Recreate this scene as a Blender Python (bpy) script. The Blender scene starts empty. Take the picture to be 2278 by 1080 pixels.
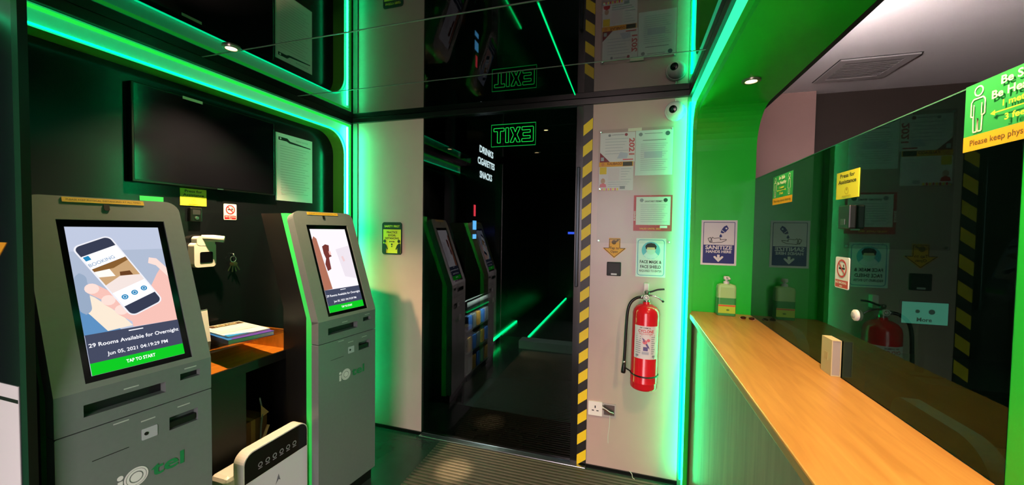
import bpy, bmesh, math, random
from mathutils import Matrix, Vector
from mathutils.geometry import tessellate_polygon
random.seed(7)
sc = bpy.context.scene
C = sc.collection
R = math.radians
# ------------------------------------------------------------------ camera
F_PX, YAW, PITCH, ROLL = 848.0, R(17.186), R(1.8406), R(0.8558)
cd = bpy.data.cameras.new('camera'); cam = bpy.data.objects.new('camera', cd); C.objects.link(cam)
fwd = Vector((-math.sin(YAW)*math.cos(PITCH), math.cos(YAW)*math.cos(PITCH), -math.sin(PITCH)))
rgt = Vector((math.cos(YAW), math.sin(YAW), 0)); up = rgt.cross(fwd)
r2 = rgt*math.cos(ROLL)+up*math.sin(ROLL); u2 = -rgt*math.sin(ROLL)+up*math.cos(ROLL)
m = Matrix((r2, u2, -fwd)).transposed().to_4x4(); m.translation = (0, 0, 1.5)
cam.matrix_world = m
cd.sensor_fit = 'HORIZONTAL'; cd.sensor_width = 36; cd.lens = 36*F_PX/2278; cd.clip_start = 0.02
sc.camera = cam
# ------------------------------------------------------------------ world, view
w = bpy.data.worlds.new('world'); sc.world = w; w.use_nodes = True
bg = w.node_tree.nodes['Background']; bg.inputs[0].default_value = (1.0, .80, .84, 1); bg.inputs[1].default_value = 15.0
sc.view_settings.view_transform = 'Standard'; sc.view_settings.look = 'None'
sc.view_settings.gamma = 1; sc.view_settings.use_curve_mapping = False; sc.view_settings.exposure = 0.0
try:
    sc.cycles.use_denoising = True; sc.cycles.caustics_reflective = False; sc.cycles.caustics_refractive = False
    sc.cycles.sample_clamp_indirect = 4.0; sc.cycles.max_bounces = 10
except Exception: pass
pl = bpy.data.lights.new('entrance_portal', 'AREA'); pl.shape = 'RECTANGLE'; pl.size = 1.05; pl.size_y = 2.24
po = bpy.data.objects.new('entrance_portal', pl); C.objects.link(po); po.location = (-.215, -1.55, 1.12); po.rotation_euler = (R(90), 0, 0); pl.cycles.is_portal = True
# tunables of the lights
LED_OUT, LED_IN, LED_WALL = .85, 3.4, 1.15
DOWN_W = 210.0; SOFFIT_W = 66.0; OFFICE_L = 270.0; MAT_SPOT_W = 1100.0
# ------------------------------------------------------------------ materials
def lin(c):
    if isinstance(c, str):
        c = c.lstrip('#'); c = [int(c[i:i+2], 16)/255 for i in (0, 2, 4)]
        c = [x/12.92 if x <= .04045 else ((x+.055)/1.055)**2.4 for x in c]
    return (c[0], c[1], c[2], 1)
MATS = {}
def mat(key, col='#808080', rough=.5, metal=0., ior=1.45, emit=0., ecol=None, noise=0., nscale=20., bump=0., stretch=(1, 1, 1), alpha=1.):
    if key in MATS: return MATS[key]
    M = bpy.data.materials.new(key); M.use_nodes = True; nt = M.node_tree; b = nt.nodes['Principled BSDF']
    b.inputs['Base Color'].default_value = lin(col); b.inputs['Roughness'].default_value = rough
    b.inputs['Metallic'].default_value = metal; b.inputs['IOR'].default_value = ior
    if emit:
        b.inputs['Emission Color'].default_value = lin(ecol or col); b.inputs['Emission Strength'].default_value = emit
    if noise or bump:
        tc = nt.nodes.new('ShaderNodeTexCoord'); mp = nt.nodes.new('ShaderNodeMapping'); mp.inputs['Scale'].default_value = stretch
        nz = nt.nodes.new('ShaderNodeTexNoise'); nz.inputs['Scale'].default_value = nscale; nz.inputs['Detail'].default_value = 4
        nt.links.new(tc.outputs['Object'], mp.inputs[0]); nt.links.new(mp.outputs[0], nz.inputs['Vector'])
        if noise:
            rp = nt.nodes.new('ShaderNodeValToRGB'); c = lin(col)
            rp.color_ramp.elements[0].position = .3; rp.color_ramp.elements[1].position = .7
            rp.color_ramp.elements[0].color = [max(0, x*(1-noise)) for x in c[:3]]+[1]
            rp.color_ramp.elements[1].color = [min(1, x*(1+noise)) for x in c[:3]]+[1]
            nt.links.new(nz.outputs[0], rp.inputs[0]); nt.links.new(rp.outputs[0], b.inputs['Base Color'])
        if bump:
            bp = nt.nodes.new('ShaderNodeBump'); bp.inputs['Strength'].default_value = bump; bp.inputs['Distance'].default_value = .002
            nt.links.new(nz.outputs[0], bp.inputs['Height']); nt.links.new(bp.outputs[0], b.inputs['Normal'])
    MATS[key] = M; return M
def emat(key, col, s):
    if key in MATS: return MATS[key]
    M = bpy.data.materials.new(key); M.use_nodes = True; nt = M.node_tree; nt.nodes.clear()
    e = nt.nodes.new('ShaderNodeEmission'); e.inputs[0].default_value = lin(col); e.inputs[1].default_value = s
    o = nt.nodes.new('ShaderNodeOutputMaterial'); nt.links.new(e.outputs[0], o.inputs[0]); MATS[key] = M; return M
def glassmat(key, tint, ior, rough=.015, refl=(1, 1, 1)):
    M = bpy.data.materials.new(key); M.use_nodes = True; nt = M.node_tree; nt.nodes.clear()
    t = nt.nodes.new('ShaderNodeBsdfTransparent'); t.inputs[0].default_value = (*tint, 1)
    g = nt.nodes.new('ShaderNodeBsdfGlossy'); g.inputs['Roughness'].default_value = rough; g.inputs['Color'].default_value = (*refl, 1)
    f = nt.nodes.new('ShaderNodeFresnel'); f.inputs[0].default_value = ior
    mx = nt.nodes.new('ShaderNodeMixShader'); o = nt.nodes.new('ShaderNodeOutputMaterial')
    ge = nt.nodes.new('ShaderNodeNewGeometry'); iv = nt.nodes.new('ShaderNodeMath'); iv.operation = 'SUBTRACT'; iv.inputs[0].default_value = 1.0
    mu = nt.nodes.new('ShaderNodeMath'); mu.operation = 'MULTIPLY'        # only the outer face mirrors, no false total reflection inside the pane
    nt.links.new(ge.outputs['Backfacing'], iv.inputs[1]); nt.links.new(iv.outputs[0], mu.inputs[0]); nt.links.new(f.outputs[0], mu.inputs[1])
    nt.links.new(mu.outputs[0], mx.inputs[0]); nt.links.new(t.outputs[0], mx.inputs[1]); nt.links.new(g.outputs[0], mx.inputs[2])
    nt.links.new(mx.outputs[0], o.inputs[0]); MATS[key] = M; return M
def woodmat(key, ca, cb, stretch, scale=6., rough=.35):
    M = bpy.data.materials.new(key); M.use_nodes = True; nt = M.node_tree; b = nt.nodes['Principled BSDF']
    tc = nt.nodes.new('ShaderNodeTexCoord'); mp = nt.nodes.new('ShaderNodeMapping'); mp.inputs['Scale'].default_value = stretch
    nz = nt.nodes.new('ShaderNodeTexNoise'); nz.inputs['Scale'].default_value = scale; nz.inputs['Detail'].default_value = 6; nz.inputs['Distortion'].default_value = .6
    rp = nt.nodes.new('ShaderNodeValToRGB'); rp.color_ramp.elements[0].color = lin(ca); rp.color_ramp.elements[1].color = lin(cb)
    rp.color_ramp.elements[0].position = .35; rp.color_ramp.elements[1].position = .65
    nt.links.new(tc.outputs['Object'], mp.inputs[0]); nt.links.new(mp.outputs[0], nz.inputs['Vector']); nt.links.new(nz.outputs[0], rp.inputs[0])
    nt.links.new(rp.outputs[0], b.inputs['Base Color']); b.inputs['Roughness'].default_value = rough; MATS[key] = M; return M

M_WALL = mat('cream laminate', '#b8a198', .32, noise=.03, nscale=6)
M_BLACKGLOSS = mat('black gloss panel', '#0f1316', .18, ior=1.33)
M_CEIL = mat('black mirror ceiling', '#030404', .02, ior=2.1)
M_TRIMBLK = mat('black trim', '#070a08', .3)
M_GREEN = mat('green paint', '#1fc832', .28, noise=.04, nscale=3)
M_FLANGE = mat('lit acrylic flange', '#b9e6cf', .35, emit=.26, ecol=(0.0, 1.0, .34))
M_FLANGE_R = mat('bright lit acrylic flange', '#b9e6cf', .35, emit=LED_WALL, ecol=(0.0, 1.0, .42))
M_LED_OUT = emat('green led outer', (0.02, 1.0, .08), LED_OUT)
M_LED_IN = emat('green led inner', (0.0, 1.0, .36), LED_IN)
M_LED_THIN = emat('green led thin', (0.0, 1.0, .22), 1.3)
M_TILE = mat('dark floor tile', '#2c3632', .22, noise=.12, nscale=9)
M_GROUT = mat('dark grout', '#15191a', .8, noise=.1)
M_MAT = mat('ribbed mat', '#3f3c33', .38, noise=.1, nscale=30)
M_DOORGLASS = glassmat('black door glass', (.36, .40, .38), 1.62)
M_SCREENGLASS = glassmat('green tinted partition glass', (.24, .47, .36), 1.5, .015, (.42, .75, .6))
M_CLEAR = glassmat('clear acrylic', (.95, .96, .955), 1.12, .12)
M_WOODTOP = woodmat('counter oak top', '#b47e3e', '#c8924c', (7, .7, 3), 5, .32)
M_WOODFRONT = woodmat('counter oak front', '#8c7560', '#a18970', (3, 7, .5), 5, .42)
M_TRAYWOOD = woodmat('tray wood', '#c47a22', '#d98c2e', (7, .8, 3), 5, .45)
M_GREY = mat('kiosk grey', '#6c7472', .38, metal=.15, noise=.03, nscale=60)
M_KBLACK = mat('kiosk black', '#050606', .5)
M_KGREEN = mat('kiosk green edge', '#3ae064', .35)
M_BEZEL = mat('screen bezel', '#060808', .12)
M_SLOT = mat('slot dark', '#0c0d12', .5)
M_WHITE = mat('white plastic', '#e6e2dc', .35)
M_PAPER = mat('paper', '#e4e2e2', .6)
M_BLACK = mat('black plastic', '#0c0c0c', .4)
M_STEEL = mat('brushed steel', '#b8bcbc', .28, metal=1.)
M_YEL = mat('yellow', '#e8c71e', .5)
M_YELSIGN = mat('yellow sign', '#e3dc3a', .5)
M_ORANGE = mat('orange', '#e9a21f', .5)
M_NAVY = mat('navy', '#1c2a74', .5)
M_RED = mat('red', '#c8202a', .3)
M_INK = mat('ink', '#141414', .6)
M_INKGREY = mat('ink grey', '#8d9096', .6)
M_SIGNGREEN = mat('sign green', '#1f9a48', .5)
M_TEAL = mat('teal', '#2d97b8', .5)
M_PINKWALL = mat('office plaster', '#b8958e', .8, noise=.04, nscale=3)
M_DARKWALL = mat('office dark wall', '#3c322c', .7, noise=.1, nscale=3)
M_OFFCEIL = mat('office ceiling', '#efeae9', .85, noise=.02, nscale=4)
M_DARK = mat('dark lining', '#0d0f10', .6)
# ------------------------------------------------------------------ mesh helpers
def link(o, parent=None):
    C.objects.link(o)
    if parent is not None: o.parent = parent
    return o
def mesh(name, verts, faces, mats, parent=None, fmats=None, smooth=False):
    me = bpy.data.meshes.new(name); me.from_pydata([tuple(v) for v in verts], [], faces)
    for mm in (mats if isinstance(mats, (list, tuple)) else [mats]): me.materials.append(mm)
    if fmats: me.polygons.foreach_set('material_index', fmats)
    if smooth: me.polygons.foreach_set('use_smooth', [True]*len(me.polygons))
    me.update()
    return link(bpy.data.objects.new(name, me), parent)
def fixn(o):
    bm = bmesh.new(); bm.from_mesh(o.data); bmesh.ops.recalc_face_normals(bm, faces=bm.faces); bm.to_mesh(o.data); bm.free(); return o
def box(name, a, b, mm, parent=None, bev=0., seg=2):
    x0, x1 = sorted((a[0], b[0])); y0, y1 = sorted((a[1], b[1])); z0, z1 = sorted((a[2], b[2]))
    v = [(x, y, z) for x in (x0, x1) for y in (y0, y1) for z in (z0, z1)]
    f = [(0, 1, 3, 2), (4, 6, 7, 5), (0, 4, 5, 1), (2, 3, 7, 6), (0, 2, 6, 4), (1, 5, 7, 3)]
    o = mesh(name, v, f, mm, parent)
    if bev:
        bm = bmesh.new(); bm.from_mesh(o.data)
        bmesh.ops.bevel(bm, geom=bm.edges[:], offset=bev, segments=seg, affect='EDGES', profile=.5); bm.to_mesh(o.data); bm.free()
    return o
def rrect(x0, y0, x1, y1, r, n=6):
    rs = r if isinstance(r, (list, tuple)) else [r]*4   # bl, br, tr, tl
    out = []
    for (cx, cy, a0, rr) in ((x0, y0, 180, rs[0]), (x1, y0, 270, rs[1]), (x1, y1, 0, rs[2]), (x0, y1, 90, rs[3])):
        if rr <= 0: out.append((cx, cy)); continue
        ox = cx+rr if cx == x0 else cx-rr; oy = cy+rr if cy == y0 else cy-rr
        for k in range(n+1):
            a = R(a0+90*k/n); out.append((ox+rr*math.cos(a), oy+rr*math.sin(a)))
    return out
def circ(cx, cy, r, n=24, ry=None):
    return [(cx+r*math.cos(2*math.pi*k/n), cy+(ry or r)*math.sin(2*math.pi*k/n)) for k in range(n)]
def plate(name, outer, holes, z0, z1, mm, parent=None, T=None, hole_mat=None):
    """polygon with holes extruded from z0 to z1 (z1 the front); T maps (x,y,z)->point"""
    loops = [outer]+list(holes); flat = [p for l in loops for p in l]; n = len(flat)
    tris = tessellate_polygon([[Vector((p[0], p[1], 0)) for p in l] for l in loops])
    V = [(p[0], p[1], z0) for p in flat]+[(p[0], p[1], z1) for p in flat]
    Fs, fm = [], []
    for t in tris:
        a, b, c = [Vector(flat[i]) for i in t]
        if (b-a).cross(c-a) < 0: t = (t[0], t[2], t[1])
        Fs.append(tuple(i+n for i in t)); fm.append(0); Fs.append((t[2], t[1], t[0])); fm.append(0)
    s = 0
    for li, l in enumerate(loops):
        k = len(l)
        area = sum(l[i][0]*l[(i+1) % k][1]-l[(i+1) % k][0]*l[i][1] for i in range(k))
        ccw = area > 0
        for i in range(k):
            i0, i1 = s+i, s+(i+1) % k
            fwdface = ccw if li == 0 else not ccw
            Fs.append((i0, i1, i1+n, i0+n) if fwdface else (i1, i0, i0+n, i1+n)); fm.append(1 if (li and hole_mat) else 0)
        s += k
    if T: V = [T(*v) for v in V]
    return mesh(name, V, Fs, [mm]+([hole_mat] if hole_mat else []), parent, fm)
def tube(name, pts, r, mm, parent=None, n=8, closed=False, radii=None):
    pts = [Vector(p) for p in pts]; N = len(pts); V = []; Fs = []
    ref = None
    for i, p in enumerate(pts):
        if closed: t = (pts[(i+1) % N]-pts[i-1])
        else: t = pts[min(i+1, N-1)]-pts[max(i-1, 0)]
        t.normalize()
        if ref is None:
            ref = Vector((0, 0, 1)) if abs(t.z) < .9 else Vector((1, 0, 0))
            ref = (ref-t*ref.dot(t)).normalized()
        else:
            ref = (ref-t*ref.dot(t)).normalized()
        b = t.cross(ref); rr = radii[i] if radii else r
        V += [p+(ref*math.cos(2*math.pi*k/n)+b*math.sin(2*math.pi*k/n))*rr for k in range(n)]
    for i in range(N if closed else N-1):
        j = (i+1) % N
        for k in range(n): Fs.append((i*n+k, i*n+(k+1) % n, j*n+(k+1) % n, j*n+k))
    if not closed: Fs.append(tuple(range(n-1, -1, -1))); Fs.append(tuple((N-1)*n+k for k in range(n)))
    return fixn(mesh(name, V, Fs, mm, parent, smooth=True))
def lathe(name, prof, mm, parent=None, n=32, T=None, smooth=True):
    V = []; Fs = []
    for (r, z) in prof: V += [(r*math.cos(2*math.pi*k/n), r*math.sin(2*math.pi*k/n), z) for k in range(n)]
    for i in range(len(prof)-1):
        for k in range(n): Fs.append((i*n+k, i*n+(k+1) % n, (i+1)*n+(k+1) % n, (i+1)*n+k))
    Fs.append(tuple(range(n-1, -1, -1))); Fs.append(tuple((len(prof)-1)*n+k for k in range(n)))
    if T: V = [T @ Vector(v) for v in V]
    o = fixn(mesh(name, V, Fs, mm, parent))
    if smooth:
        o.data.polygons.foreach_set('use_smooth', [len(p.vertices) == 4 for p in o.data.polygons])
        try: o.data.set_sharp_from_angle(angle=R(40))
        except Exception: pass
    return o
def smoothpath(pts, n=8):
    P = [Vector(p) for p in pts]; out = []
    for i in range(len(P)-1):
        p0, p1, p2, p3 = P[max(i-1, 0)], P[i], P[i+1], P[min(i+2, len(P)-1)]
        for k in range(n):
            t = k/n; out.append(.5*((2*p1)+(p2-p0)*t+(2*p0-5*p1+4*p2-p3)*t*t+(3*p1-p0-3*p2+p3)*t**3))
    out.append(P[-1]); return out
def bar2(a, b, w):
    a, b = Vector(a), Vector(b); d = (b-a).normalized(); n = Vector((-d.y, d.x))*w/2
    return [tuple(a-n), tuple(b-n), tuple(b+n), tuple(a+n)]
# ------------------------------------------------------------------ tags
def tag(o, label, cat, group=None):
    o['label'] = label; o['category'] = cat
    if group: o['group'] = group
    return o
def struct(o): o['kind'] = 'structure'; return o
def thing(name, label, cat, M=None, group=None):
    o = bpy.data.objects.new(name, None); o.empty_display_size = .05; C.objects.link(o)
    if M is not None: o.matrix_world = M
    return tag(o, label, cat, group)
def FR(o, x, y, z):
    m = Matrix((x, y, z)).transposed().to_4x4(); m.translation = o; return m
WY = 2.42
def FB(x, z, y=WY-.001): return FR((x, y, z), (1, 0, 0), (0, 0, 1), (0, -1, 0))      # faces the room, on the back wall
def FL(y, z, x): return FR((x, y, z), (0, 1, 0), (0, 0, 1), (1, 0, 0))               # on the left wall
def FRT(y, z, x): return FR((x, y, z), (0, -1, 0), (0, 0, 1), (-1, 0, 0))            # on the right-hand glass
_tc = {}
def textmesh(s, size, bold=0.0, align='CENTER', outline=0.):
    cu = bpy.data.curves.new('t', 'FONT'); cu.body = s; cu.size = size; cu.align_x = align; cu.align_y = 'CENTER'; cu.offset = bold*size
    cu.resolution_u = 3
    if outline: cu.fill_mode = 'NONE'; cu.bevel_depth = outline; cu.bevel_resolution = 1
    ob = bpy.data.objects.new('t', cu); C.objects.link(ob); dg = bpy.context.evaluated_depsgraph_get()
    me = bpy.data.meshes.new_from_object(ob.evaluated_get(dg))
    V = [tuple(v.co) for v in me.vertices]; Fs = [tuple(p.vertices) for p in me.polygons]
    bpy.data.objects.remove(ob); bpy.data.curves.remove(cu); bpy.data.meshes.remove(me)
    return V, Fs
class Print:
    """flat print: polygons of several inks in one thin mesh"""
    def __init__(s, z=.0006, dz=.00025): s.V = []; s.F = []; s.fm = []; s.m = []; s.z = z; s.dz = dz
    def mi(s, mm):
        if mm not in s.m: s.m.append(mm)
        return s.m.index(mm)
    def poly(s, pts, mm, keep=False):
        tr = tessellate_polygon([[Vector((p[0], p[1], 0)) for p in pts]]); b = len(s.V)
        s.V += [(p[0], p[1], s.z) for p in pts]
        for t in tr:
            a, c, d = [Vector(pts[i][:2]) for i in t]
            if (c-a).cross(d-a) < 0: t = (t[0], t[2], t[1])
            s.F.append(tuple(i+b for i in t)); s.fm.append(s.mi(mm))
        if not keep: s.z += s.dz
    def rect(s, x0, y0, x1, y1, mm, r=0): s.poly(rrect(x0, y0, x1, y1, r) if r else [(x0, y0), (x1, y0), (x1, y1), (x0, y1)], mm)
    def disc(s, x, y, r, mm, n=24, ry=None): s.poly(circ(x, y, r, n, ry), mm)
    def line(s, a, b, w, mm): s.poly(bar2(a, b, w), mm)
    def path(s, pts, w, mm, closed=False):
        for i in range(len(pts)-(0 if closed else 1)): s.poly(bar2(pts[i], pts[(i+1) % len(pts)], w), mm, True)
        s.z += s.dz
    def ring(s, x, y, r, wd, mm, n=24, ry=None):
        b = len(s.V); o = circ(x, y, r, n, ry); i = circ(x, y, r-wd, n, (ry or r)-wd)
        s.V += [(p[0], p[1], s.z) for p in o+i]
        for k in range(n): s.F.append((b+k, b+(k+1) % n, b+n+(k+1) % n, b+n+k)); s.fm.append(s.mi(mm))
        s.z += s.dz
    def frame(s, x0, y0, x1, y1, w, mm, r=0):
        s.path(rrect(x0, y0, x1, y1, r, 4) if r else [(x0, y0), (x1, y0), (x1, y1), (x0, y1)], w, mm, True)
    def text(s, t, x, y, size, mm, bold=0.0, align='CENTER', width=None, rot=0., mirror=False):
        V, Fs = textmesh(t, size, bold, align)
        if not V: return
        xs = [v[0] for v in V]; k = (width/(max(xs)-min(xs))) if width else 1
        mid = (max(xs)+min(xs))/2 if align == 'CENTER' else 0
        ca, sa = math.cos(rot), math.sin(rot); b = len(s.V)
        for v in V:
            px, py = (v[0]-mid)*k*(-1 if mirror else 1), v[1]
            s.V.append((x+px*ca-py*sa, y+px*sa+py*ca, s.z))
        for f in Fs: s.F.append(tuple(i+b for i in f)); s.fm.append(s.mi(mm))
        s.z += s.dz
    def build(s, name, parent): return mesh(name, s.V, s.F, s.m, parent, s.fm)
def sign(name, M, wd, ht, mm, label, cat, r=0., th=.002, group=None, outline=None):
    """a board with its lower left corner at M's origin"""
    o = plate(name, outline or (rrect(0, 0, wd, ht, r) if r else [(0, 0), (wd, 0), (wd, ht), (0, ht)]), [], -.0005, th, mm)
    o.matrix_world = M; tag(o, label, cat, group); return o
# ================================================================== SETTING
CZ = 2.32
XL, XLP, XR, XG = -2.022, -2.12, .319, .65
fl = struct(box('floor', (-2.4, -1.6, -.10), (.66, 2.46, -.008), M_GROUT))
tile0 = None
for i in range(-4, 2):
    for j in range(-3, 5):
        x0, y0 = i*.6-.02, j*.6-.05
        if y0 >= 2.40 or x0 > .30: continue
        if tile0 is None:
            tile0 = box('tile', (.0015, .0015, -.008), (.5985, .5985, 0), M_TILE, fl); t = tile0
        else:
            t = tile0.copy(); link(t, fl)
        t.location = (x0, y0, 0)
ce = struct(box('ceiling', (-2.4, -1.6, CZ+.012), (.66, 2.46, CZ+.1), M_DARK))
p0 = None
for j in range(-5, 3):
    y0 = 1.345+.5575*j
    if y0 > 2.3: continue
    if p0 is None: p0 = box('ceiling_panel', (-2.02, .0015, 0), (.317, .556, .01), M_CEIL, ce, .0012, 1); p = p0
    else: p = p0.copy(); link(p, ce)
    p.location = (0, y0, CZ)
    jt = box('joint_strip', (-2.02, y0-.0025, CZ-.0015), (.317, y0+.0035, CZ+.011), M_STEEL if False else mat('joint grey', '#59605c', .4), ce)
# back wall: two cream panels, a dark header and the black door between
wb = struct(box('wall_back', (-2.4, WY+.03, 0), (-1.42, WY+.1, CZ+.1), M_DARK))
box('wall_panel', (-1.973, WY, .022), (-1.42, WY+.03, 2.285), M_WALL, wb, .001, 1)
box('wall_panel', (-.235, WY, .022), (.300, WY+.03, 2.285), M_WALL, wb, .001, 1)
box('wall_core', (-.235, WY+.03, 0), (.66, WY+.1, CZ+.1), M_DARK, wb)
box('corner_strip', (-2.012, WY-.01, 0), (-1.973, WY+.03, 2.285), mat('brown corner strip', '#6e625a', .4), wb)
box('corner_strip', (.300, WY-.006, 0), (.319, WY+.03, 2.285), mat('green corner strip', '#3a7a58', .4), wb)
struct(box('trim_1', (-2.02, WY-.022, 2.283), (.319, WY+.03, CZ), M_TRIMBLK, None, .003))
struct(box('trim_2', (-2.024, -1.5, 2.277), (-2.004, WY-.022, CZ), M_TRIMBLK, None, .002))
struct(box('trim_3', (.303, -1.5, 2.277), (.321, WY-.022, CZ), M_TRIMBLK, None, .002))
struct(box('baseboard_back', (-1.973, WY-.008, 0), (-1.42, WY+.03, .022), M_TRIMBLK))
struct(box('baseboard_right', (-.235, WY-.008, 0), (.30, WY+.03, .022), M_TRIMBLK))
# left wall: lit flange round a recessed black panel
def TX(x0, sgn): return lambda a, b, c: (x0+sgn*c, a, b)       # plate in the y,z plane
NL = (.20, .06, 2.402, 2.275); HL = (.30, .14, 2.326, 2.190)
wl = struct(plate('wall_left', rrect(*NL, 0), [rrect(*HL, .15, 10)], -.10, 0, M_FLANGE, None, TX(XL, 1), hole_mat=mat('green recess return', '#4aa02a', .4)))
fixn(wl)
box('back_panel', (XLP-.02, .2, 0), (XLP+.001, 2.42, 2.3), M_BLACKGLOSS, wl)
box('outer_wall', (-2.4, -1.6, 0), (XLP-.02, 2.46, CZ+.1), M_DARK, wl)
box('plinth', (XLP, .2, 0), (XL, 2.41, .06), M_DARK, wl)
box('near_pier', (-2.13, -1.5, 0), (XL, .2, 2.3), M_BLACKGLOSS, wl)
# led strips of the left flange
def led_pair(x, sgn, N_, H_, lab, r=.15):
    o1 = rrect(N_[0]+.008, N_[1]+.008, N_[2]-.008, N_[3]-.008, .012, 3); i1 = rrect(N_[0]+.022, N_[1]+.022, N_[2]-.022, N_[3]-.021, .012, 3)
    o = plate('led_strip', o1, [i1], 0, .006, M_LED_OUT, None, TX(x, sgn)); fixn(o)
    tag(o, 'bright green light strip along the outer edge of the %s wall frame' % lab, 'light strip')
    pts = [(x+sgn*.012, a, b) for a, b in rrect(H_[0]-.006, H_[1]-.006, H_[2]+.006, H_[3]+.006, r, 10)]
    t = tube('led_rope', pts, .004, M_LED_IN, None, 6, True)
    tag(t, 'glowing mint green light rope round the inner rim of the %s wall recess' % lab, 'light strip')
led_pair(XL, 1, NL, HL, 'left')
# right wall: green lined niche holding the counter, open to an office above a glass screen
NR = (-.60, 0.0, 2.418, 2.275); HR = (-.5, -.2, 2.335, 2.195)
wr = struct(plate('wall_right', rrect(*NR, 0), [rrect(HR[0], .004, HR[2], HR[3], [0, 0, .12, .12], 8)], .005, .02, M_GREEN, None, TX(XR, 1)))
fixn(wr)
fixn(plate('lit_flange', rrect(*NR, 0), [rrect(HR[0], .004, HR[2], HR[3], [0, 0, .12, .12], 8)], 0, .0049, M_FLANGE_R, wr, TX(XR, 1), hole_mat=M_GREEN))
# green lining: far end, rounded corner, soffit as one swept sheet with thickness
prof = [(2.40, 0.0)]+[(2.40-.20+.20*math.cos(R(a)), 2.165-.20+.20*math.sin(R(a))) for a in range(0, 91, 9)]+[(-.5, 2.165)]
outp = [(2.45, 0.0), (2.45, 2.40), (-.5, 2.40)]
loop = prof+outp[::-1]
ln = plate('green_lining', loop, [], XR+.02, XG, M_GREEN, wr, lambda a, b, c: (c, a, b)); fixn(ln)
box('green_panel', (XG, -.6, 0), (XG+.03, .90, 2.165), mat('bright green panel', '#22c63c', .35), wr)
box('rear_pier', (XR, -1.5, 0), (XG+.03, -.6, CZ+.1), M_DARK, wr)
box('fascia', (XG, -.6, 2.165), (XG+.02, 2.45, 2.7), M_DARK, wr)
pts = [(.310, 2.380, .06), (.310, 2.380, 2.24)]
tag(tube('led_rope', pts, .0045, emat('mint led corner', (0, 1, .29), 95.), None, 6), 'vertical mint green light rope in the corner right of the extinguisher', 'light strip')
pts = [(-2.004, 2.338, .1), (-2.004, 2.338, 2.24)]
tag(tube('led_rope', pts, .006, emat('green led corner', (.01, 1, .30), 100.), None, 6), 'vertical green light rope in the corner behind the far kiosk', 'light strip')
# ceiling light line
tag(box('ceiling_light_line', (-.3375, 1.36, CZ-.003), (-.3325, 2.32, CZ+.001), M_LED_THIN), 'thin green light line set in the black ceiling', 'light strip')
# rear wall with the open entrance (daylight comes in here)
wr2 = struct(box('wall_rear', (-2.4, -1.6, 0), (-.75, -1.5, CZ+.1), M_DARK))
box('header', (-.75, -1.6, 2.25), (XR+.02, -1.5, CZ+.1), M_DARK, wr2)
struct(box('pavement', (-6, -12, -.16), (6, -1.6, -.02), mat('pavement', '#a89c94', .9, noise=.1, nscale=4)))
# black sliding door
d1 = struct(box('door_1', (-1.42, WY+.003, .018), (-.292, WY+.013, 2.283), M_DOORGLASS))
box('stile', (-.335, WY-.003, .012), (-.292, WY+.02, 2.283), mat('dark stile', '#101212', .18), d1)
box('handle', (-.325, WY-.028, 1.15), (-.305, WY-.003, 1.9), mat('dark chrome', '#30363a', .15, metal=1.), d1, .004)
box('threshold', (-1.42, WY-.035, 0), (-.235, WY+.02, .012), M_STEEL, d1, .003)
# hazard tape
tp = tag(box('hazard_tape', (-.2925, WY-.004, .022), (-.2355, WY+.03, 2.283), mat('tape black', '#15130f', .45)), 'black and yellow striped warning tape along the right edge of the black door', 'tape')
s0 = None; zc = .06
while zc < 2.27:
    wv = .057; hh = .066; lo = max(.024, zc-hh/2); 
    pts = [(-.2923, zc-hh/2-.022), (-.2357, zc-hh/2+.022), (-.2357, min(2.282, zc+hh/2+.022)), (-.2923, min(2.282, zc+hh/2-.022))]
    full = zc+hh/2+.022 < 2.282
    if s0 is None or not full:
        s = plate('yellow_stripe', [(a, b-zc) for a, b in pts], [], 0, .0006, M_YEL, tp, lambda a, b, c: (a, WY-.0041-c, b)); fixn(s)
        if full: s0 = s
    else: s = s0.copy(); link(s, tp)
    s.location = (0, 0, zc); zc += .1305
# corridor beyond the door
co = struct(box('wall_corridor', (-1.75, WY+.1, 0), (-1.65, 8, 2.7), mat('corridor dark', '#121816', .35)))
box('right_side', (-.20, WY+.1, 0), (-.10, 8, 2.7), MATS['corridor dark'], co)
box('far_end', (-1.75, 8, 0), (-.1, 8.1, 2.7), MATS['corridor dark'], co)
box('corridor_ceiling', (-1.75, WY+.1, 2.6), (-.1, 8.1, 2.7), M_DARK, co)
box('corridor_floor', (-1.75, WY+.02, -.1), (-.1, 8.1, 0), mat('corridor floor', '#3a4a42', .2), co)
box('corridor_header', (-1.75, WY+.03, 2.30), (-.1, WY+.1, 2.7), M_DARK, co)
box('white_step', (-1.32, 4.62, 0), (-.2, 4.80, .10), mat('white step', '#c9cfc9', .5), co)
box('corridor_step', (-1.65, 4.80, 0), (-.2, 8, .09), MATS['corridor floor'], co)
for a, b, lab in (((-1.645, 3.9, .08), (-1.63, 5.6, .11), 'left skirting'), ((-1.255, 4.82, .09), (-1.235, 7.9, .105), 'floor')):
    tag(box('corridor_light_line', a, b, emat('corridor led', (0, 1, .2), 14.)), 'green light line along the corridor %s seen through the black door' % lab, 'light strip')
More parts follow.
